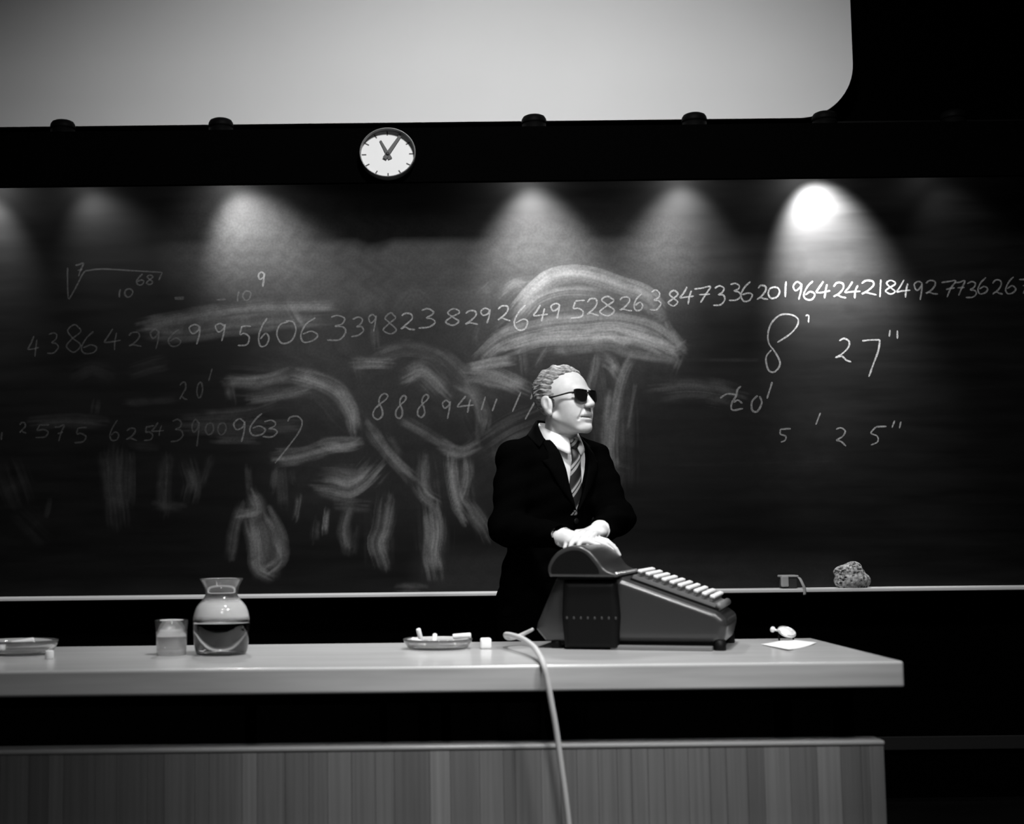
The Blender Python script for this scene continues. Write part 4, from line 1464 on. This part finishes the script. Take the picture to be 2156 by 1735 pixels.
B_.cap((-0.034, 0.082, 0.022), (0.034, 0.082, 0.022), 0.010, 0.010, HEAD, 0.014)      # brow
B_.cap((0, 0.090, 0.014), (0, 0.111, -0.024), 0.0085, 0.0110, HEAD, 0.010)            # nose
B_.ell((0, 0.112, -0.029), (0.0125, 0.0125, 0.0105), HEAD, 0.006)
B_.ell((0, 0.0830, -0.0575), (0.031, 0.0125, 0.0125), HEAD, 0.010)                      # upper lip
B_.ell((0, 0.0850, -0.0780), (0.026, 0.0115, 0.0085), HEAD, 0.007)                    # lower lip
B_.ell((0, 0.0880, -0.0690), (0.031, 0.0160, 0.0040), HEAD, 0.003, 's')
for s in (-1, 1):
    B_.cap((s * 0.020, 0.0965, -0.038), (s * 0.037, 0.0800, -0.076), 0.0040, 0.0040, HEAD, 0.006, 's')
B_.ell((0, 0.0985, -0.0900), (0.020, 0.007, 0.0045), HEAD, 0.007, 's')                 # fold above chin
person = field_obj('person', B_, 'skin', None, 1)
tag(person, 'man in a black suit, striped tie and sunglasses leaning on the calculating machine', 'person')

# ---- hair
xs = np.arange(HO[0] - 0.13, HO[0] + 0.13, 0.0026)
ys = np.arange(HO[1] - 0.13, HO[1] + 0.14, 0.0026)
zs = np.arange(HO[2] - 0.10, HO[2] + 0.15, 0.0026)
H_ = Field(xs, ys, zs)


def hair_fn(x, y, z):
    k0 = np.sqrt((x / 0.0815) ** 2 + ((y + 0.016) / 0.101) ** 2 + ((z - 0.036) / 0.0905) ** 2)
    k1 = np.sqrt((x / 0.0815 ** 2) ** 2 + ((y + 0.016) / 0.101 ** 2) ** 2 + ((z - 0.036) / 0.0905 ** 2) ** 2) + 1e-9
    d = k0 * (k0 - 1) / k1
    arc = np.arctan2(z - 0.01, x) * 0.088
    wave = 0.0020 * np.sin(arc * 430 + 2.6 * np.sin(y * 52 + arc * 20)) + 0.0026 * np.sin(y * 118 + 2.2 * np.sin(arc * 60)) + 0.0012 * np.sin(arc * 800 - y * 160)
    d = d + wave * np.clip((z + 0.01) / 0.06, 0.35, 1) - 0.004 * np.clip((z - 0.05) / 0.05, 0, 1)
    # hairline: high on the forehead, receding over the temples, short sideburn before the ear
    hl = np.interp(z, [-0.09, -0.055, -0.035, -0.020, 0.020, 0.042, 0.064, 0.086, 0.105, 0.13], [-0.055, -0.048, -0.040, 0.010, 0.014, 0.006, 0.012, 0.040, 0.062, 0.07])
    ctr = np.clip(np.abs(x) / 0.05, 0, 1)
    hl = hl + (1 - ctr) * 0.012
    reg = (y - hl) * 0.8 + 0.003 * np.sin(z * 300 + x * 200)
    low = (-0.082 + 0.25 * np.clip(y + 0.06, 0, 1)) - z
    return -smin(-smin(d, d, 0), -np.maximum(reg, low), 0.006)


H_.op(hair_fn, (0, 0, 0.02), 0.15, HEAD)
for s in (-1, 1):                                            # clear of the ears
    H_.ell((s * 0.082, -0.012, -0.018), (0.020, 0.024, 0.034), HEAD, 0.004, 's')
hair = field_obj('hair', H_, 'hair_grey', person, 1)
part_label(hair, 'short wavy grey hair combed back')

# ---- sunglasses
sg = bpy.data.objects.new('sunglasses', None)
COL.objects.link(sg)
sg.parent = person
sg.location = tuple(HO)
part_label(sg, 'dark sunglasses with black frame')


def lens_poly(s, grow=0.0):
    base_ = [(-0.024, 0.016), (0.0, 0.018), (0.024, 0.017), (0.0265, 0.004), (0.022, -0.013), (0.006, -0.021), (-0.012, -0.020), (-0.022, -0.010), (-0.0255, 0.004)]
    q_ = catmull(base_ + base_[:1], 0.004)[:-1]
    q_ = q_ * (1 + grow / 0.022)
    return [(s * a, b2) for a, b2 in q_]


for s in (-1, 1):
    for nm, g, y0, y1, mt_ in (('lens', 0.0, 0.104, 0.1065, 'lens_black'), ('rim', 0.0028, 0.1025, 0.1058, 'frame_black')):
        pl = lens_poly(s, g)
        V, Fc = [], []
        n_ = len(pl)
        for yy in (y0, y1):
            for a, b2 in pl:
                X_ = s * 0.033 + a
                V.append(HEAD.world((X_, yy - 2.8 * X_ * X_ , 0.004 + b2)))
        Fc = [tuple(range(n_)), tuple(range(2 * n_ - 1, n_ - 1, -1))] + [(i, (i + 1) % n_, n_ + (i + 1) % n_, n_ + i) for i in range(n_)]
        mesh_obj(nm, V, Fc, mt_, sg, False)
    pts_ = [HEAD.world(p) for p in ((s * 0.060, 0.087, 0.012), (s * 0.071, 0.078, 0.013), (s * 0.078, 0.030, 0.010), (s * 0.080, -0.002, 0.009), (s * 0.083, -0.016, 0.003), (s * 0.082, -0.030, -0.014))]
    ql = catmull(pts_, 0.006)
    tube('temple_arm', ql, np.interp(np.linspace(0, 1, len(ql)), [0, 0.1, 0.5, 0.75, 1], [0.0045, 0.003, 0.0026, 0.0048, 0.004]), 'frame_black', sg, 10)
tube('bridge', [HEAD.world(p) for p in ((-0.012, 0.103, 0.010), (0, 0.108, 0.013), (0.012, 0.103, 0.010))], 0.0028, 'frame_black', sg, 10, 0.004)

# ---- jacket
xs = np.arange(0.20, 0.88, 0.0055)
ys = np.arange(4.46, 5.06, 0.0055)
zs = np.arange(0.70, 1.60, 0.0055)
J_ = Field(xs, ys, zs)
J_.op(torso_fn(JT, 0.76, 1.495), (0.49, 4.84, 1.12), 0.5)
J_.cap(shR, TOR.world((-0.055, -0.02, 1.448)), 0.060, 0.055, k=0.03)
J_.cap(shL, TOR.world((0.055, -0.02, 1.448)), 0.060, 0.055, k=0.03)
for sh, el, wr in ((shR, elR, wrR), (shL, elL, wrL)):
    mid = (sh + el) / 2
    J_.cap(sh, el, 0.066, 0.060, k=0.022)
    we = el + (wr - el) * 0.90
    J_.cap(el, we, 0.060, 0.043, k=0.02)
    J_.ell(tuple(el), (0.062, 0.062, 0.062), k=0.02)
# the right skirt hangs clear, belly soft
J_.op(lambda x, y, z: 0.0030 * np.sin(z * 46 + 9 * x + 5 * y) + 0.0022 * np.sin(z * 95 - 40 * x + 30 * y) + 0 * x, (0.5, 4.8, 1.15), 0.6, mode='+')
# open sleeve ends
for el, wr in ((elR, wrR), (elL, wrL)):
    dv = (wr - el) / np.linalg.norm(wr - el)
    J_.cap(el + (wr - el) * 0.86 + dv * 0.012, wr + dv * 0.1, 0.034, 0.034, k=0.0, mode='s')
VZ0, VZ1 = 1.215, 1.50


def v_half(z):
    return np.interp(z, [VZ0, 1.30, 1.40, 1.45, VZ1], [0.0, 0.032, 0.058, 0.070, 0.080])


def v_cut(x, y, z):
    return np.maximum(np.maximum(np.abs(x - 0.002) - v_half(z), -0.005 - y), VZ0 - z)


J_.op(v_cut, (0, 0.08, 1.36), 0.22, TOR, mode='s')
NK = np.array([0.531, 4.795])
J_.op(lambda x, y, z: np.maximum(np.sqrt(((x - NK[0])) ** 2 + ((y - NK[1])) ** 2) - 0.066, 1.44 - z), (NK[0], NK[1], 1.50), 0.13, mode='s')


jac = field_obj('jacket', J_, 'suit_black', person, 2)
part_label(jac, 'black suit jacket worn open at the collar')


def jfront(l, z, extra=0.0):
    """surface of the jacket front in the torso frame"""
    tz, ta, tb = np.array(JT).T
    a, b2 = np.interp(z, tz, ta), np.interp(z, tz, tb)
    cx_, cy_ = centre(z)
    off = np.array([cx_ - SH[0], cy_ - SH[1]])
    lo, wo = off @ TL[:2], off @ TF[:2]
    w = wo + b2 * math.sqrt(max(0.0, 1 - ((l - lo) / a) ** 2))
    return TOR.world((l, w + extra, z))


def strip(name, fn, nu, nv, thick, mt_, parent_):
    """thin curved panel with real thickness; fn(u, v, e) -> world point lifted by e"""
    V, Fc = [], []
    for e in (0.0, thick):
        for i in range(nu + 1):
            for j in range(nv + 1):
                V.append(fn(i / nu, j / nv, e))
    o1 = (nu + 1) * (nv + 1)
    idx_ = lambda i, j, s_: s_ * o1 + i * (nv + 1) + j
    for i in range(nu):
        for j in range(nv):
            Fc.append((idx_(i, j, 1), idx_(i + 1, j, 1), idx_(i + 1, j + 1, 1), idx_(i, j + 1, 1)))
            Fc.append((idx_(i, j, 0), idx_(i, j + 1, 0), idx_(i + 1, j + 1, 0), idx_(i + 1, j, 0)))
    for i in range(nu):
        Fc.append((idx_(i, 0, 0), idx_(i + 1, 0, 0), idx_(i + 1, 0, 1), idx_(i, 0, 1)))
        Fc.append((idx_(i, nv, 1), idx_(i + 1, nv, 1), idx_(i + 1, nv, 0), idx_(i, nv, 0)))
    for j in range(nv):
        Fc.append((idx_(0, j, 1), idx_(0, j + 1, 1), idx_(0, j + 1, 0), idx_(0, j, 0)))
        Fc.append((idx_(nu, j, 0), idx_(nu, j + 1, 0), idx_(nu, j + 1, 1), idx_(nu, j, 1)))
    bm = bmesh.new()
    vv = [bm.verts.new(tuple(v)) for v in V]
    for f2 in Fc:
        bm.faces.new([vv[k] for k in f2])
    return bm_obj(name, bm, mt_, parent_, True)


for s in (-1, 1):
    def lap(u, v, e, s=s):
        z = 1.222 + u * (1.465 - 1.222)
        inner_ = float(v_half(z))
        width = np.interp(u, [0, 0.35, 0.70, 0.72, 1.0], [0.004, 0.040, 0.066, 0.046, 0.022])
        l = 0.002 + s * (inner_ + 0.001 + v * width)
        return jfront(l, z, 0.004 + e + 0.004 * math.sin(math.pi * v))
    strip('lapel', lap, 40, 6, 0.004, 'lapel_black', jac)
def coat_collar(s):
    def fn(u, v, e):
        phi = 1.25 + u * (math.pi - 1.25)
        ca, sa = math.cos(phi), math.sin(phi)
        fr2 = max(0.0, (2.0 - phi) / 0.75)
        zt = 1.503 - 0.034 * ca + 0.012 * sa - 0.040 * fr2 ** 1.5
        drop = 0.052 - 0.026 * fr2
        r_ = 0.0725 + 0.010 * fr2 + e + np.interp(v, [0, 0.25, 1], [0.0, 0.007, 0.036])
        c0 = TOR.local(np.array([NK[0]]), np.array([NK[1]]), np.array([0.0]))
        return TOR.world((float(c0[0][0]) + s * sa * r_, float(c0[1][0]) + ca * r_, zt - drop * v + 0.004 * math.sin(math.pi * min(1, v * 2)) + e))
    return strip('coat_collar', fn, 36, 8, 0.004, 'lapel_black', jac)


coat_collar(-1)
coat_collar(1)
bt = jfront(0.004, 1.185, 0.006)
V, Fc = lathe_geo([(0, 0), (0.010, 0), (0.011, 0.002), (0.009, 0.004), (0, 0.0035)], 20)
R_ = np.array([TL, (0, 0, 1), TF])
mesh_obj('button', V @ R_ + bt, Fc, 'machine_dark', jac, True)

# ---- shirt
xs = np.arange(0.30, 0.76, 0.006)
ys = np.arange(4.62, 4.99, 0.006)
zs = np.arange(1.08, 1.53, 0.006)
S_ = Field(xs, ys, zs)
S_.op(torso_fn([(z, a - 0.014, b - 0.012) for z, a, b in JT], 1.10, 1.472), (0.5, 4.83, 1.28), 0.35)
S_.op(lambda x, y, z: np.maximum(np.abs(np.sqrt((x - NK[0]) ** 2 + (y - NK[1]) ** 2) - 0.061) - 0.004, np.maximum(z - (1.505 + 0.30 * (y - NK[1])), 1.44 - z)), (NK[0], NK[1], 1.47), 0.12, k=0.004)
shirt = field_obj('shirt', S_, 'shirt_white', person, 1)
part_label(shirt, 'white dress shirt')


def collar_leaf(s):
    def fn(u, v, e):
        phi = 0.10 + u * (math.pi - 0.10)                 # 0 = front, pi = back
        ca, sa = math.cos(phi), math.sin(phi)
        r0 = 0.064
        zt = 1.500 - 0.030 * ca + 0.012 * sa
        drop = np.interp(phi, [0, 0.5, 1.3, math.pi], [0.062, 0.052, 0.042, 0.036])
        out = 0.002 + np.interp(phi, [0, 0.7, 1.4, math.pi], [0.028, 0.016, 0.008, 0.006]) * v
        pl = (s * sa * (r0 + out + e) + s * 0.012 * v * max(0, ca), ca * (r0 + out + e))
        c0 = TOR.local(np.array([NK[0]]), np.array([NK[1]]), np.array([0.0]))
        return TOR.world((float(c0[0][0]) + pl[0], float(c0[1][0]) + pl[1], zt - drop * v + 0.003 * math.sin(math.pi * v)))
    return strip('collar', fn, 30, 5, 0.0022, 'shirt_white', shirt)


collar_leaf(-1)
collar_leaf(1)
for el, wr in ((elR, wrR), (elL, wrL)):
    dv = (wr - el) / np.linalg.norm(wr - el)
    p0, p1 = el + (wr - el) * 0.82, el + (wr - el) * 0.985
    V1, F1 = tube_geo(np.array([p0, p1, p1, p0]), [0.0335, 0.033, 0.030, 0.030], 24, False)
    bm = bmesh.new()
    vv = [bm.verts.new(tuple(v)) for v in V1]
    for f2 in F1:
        bm.faces.new([vv[k] for k in f2])
    cuff = bm_obj('cuff', bm, 'shirt_white', shirt, True)

# ---- tie with diagonal stripes
mt = bpy.data.materials.new('tie_stripes')
nt, b, L = nodes_of(mt)
b.inputs['Roughness'].default_value = 0.55
uvn = nt.nodes.new('ShaderNodeAttribute')
uvn.attribute_name = 'stripe'
fr_ = nt.nodes.new('ShaderNodeMath')
fr_.operation = 'FRACT'
rampn = nt.nodes.new('ShaderNodeValToRGB')
rampn.color_ramp.interpolation = 'CONSTANT'
els = rampn.color_ramp.elements
els[0].position, els[0].color = 0.0, (.012, .012, .012, 1)
els[1].position, els[1].color = 0.46, (.36, .36, .36, 1)
for pos_, v_ in ((0.62, .03), (0.70, .40), (0.84, .05), (0.93, .012)):
    e_ = els.new(pos_)
    e_.color = (v_, v_, v_, 1)
L.new(uvn.outputs['Fac'], fr_.inputs[0])
L.new(fr_.outputs[0], rampn.inputs[0])
L.new(rampn.outputs[0], b.inputs['Base Color'])
MATS['tie_stripes'] = mt
tie = bpy.data.objects.new('tie', None)
COL.objects.link(tie)
tie.parent = person
tie.location = tuple(TOR.world((0, 0.11, 1.3)))
part_label(tie, 'dark tie with pale diagonal stripes')


def add_stripe(o):
    me = o.data
    at2 = me.attributes.new('stripe', 'FLOAT', 'POINT')
    base_ = np.array(wloc(o))
    vals = []
    for v in me.vertices:
        p_ = np.array(v.co) + base_
        l_ = float(np.dot(p_ - SH, TL))
        vals.append((p_[2] * 1.0 - l_ * 1.25) / 0.085 + 0.40)
    at2.data.foreach_set('value', vals)


def blade(u, v, e):
    z = 1.436 - u * (1.436 - 1.205)
    hw = np.interp(u, [0, 0.08, 1], [0.013, 0.019, 0.040])
    l = 0.004 + (v - 0.5) * 2 * hw
    return jfront(l * 0.9, z, -0.006 - 0.006 * u * u + e + 0.007 * (1 - (2 * v - 1) ** 2) + 0.008 * math.exp(-((u - 0.12) / 0.1) ** 2))


bl_ = strip('blade', blade, 50, 8, 0.003, 'tie_stripes', tie)
add_stripe(bl_)
kc = TOR.world((0.006, 0.098, 1.452))
KF = Frame(kc, [TL, TF, (0, 0, 1)])
K_ = Field(np.arange(kc[0] - 0.05, kc[0] + 0.05, 0.0022), np.arange(kc[1] - 0.05, kc[1] + 0.05, 0.0022), np.arange(kc[2] - 0.05, kc[2] + 0.05, 0.0022))
K_.ell((0, 0, 0.006), (0.021, 0.014, 0.012), KF, 0.006)
K_.ell((0, 0.001, -0.010), (0.014, 0.012, 0.014), KF, 0.010)
kn_ = field_obj('knot', K_, 'tie_stripes', tie, 1)
add_stripe(kn_)

# ---- trousers and shoes
T_ = Field(np.arange(0.24, 0.76, 0.009), np.arange(4.62, 5.10, 0.009), np.arange(0.02, 1.06, 0.009))
T_.op(torso_fn([(z, a - 0.012, b - 0.012) for z, a, b in JT], 0.80, 1.02), (0.46, 4.86, 0.92), 0.25)
for h_, k_, a_ in ((hipR, knR, anR), (hipL, knL, anL)):
    T_.cap(h_, k_, 0.088, 0.072, k=0.03)
    T_.cap(k_, a_ + np.array([0, 0, -0.02]), 0.072, 0.062, k=0.02)
T_.op(lambda x, y, z: 0.055 - z + 0 * x + 0 * y, (0.46, 4.86, 0.05), 0.35, mode='i')
field_obj('trousers', T_, 'trouser_black', person, 1)
for a_ in (anR, anL):
    s0 = np.array([a_[0], a_[1], 0])
    Q_ = Field(np.arange(s0[0] - 0.12, s0[0] + 0.22, 0.006), np.arange(s0[1] - 0.26, s0[1] + 0.12, 0.006), np.arange(-0.02, 0.12, 0.006))
    Q_.cap(s0 - TF * 0.02 + np.array([0, 0, 0.045]), s0 + TF * 0.14 + np.array([0, 0, 0.030]), 0.045, 0.036, k=0.01)
    Q_.cap(s0 + TF * 0.08 + np.array([0, 0, 0.030]), s0 + TF * 0.165 + np.array([0, 0, 0.026]), 0.044, 0.034, k=0.01)
    Q_.op(lambda x, y, z: 0.004 - z + 0 * x + 0 * y, tuple(s0 + TF * 0.08), 0.25, mode='i')
    field_obj('shoe', Q_, 'shoe_black', person, 1)
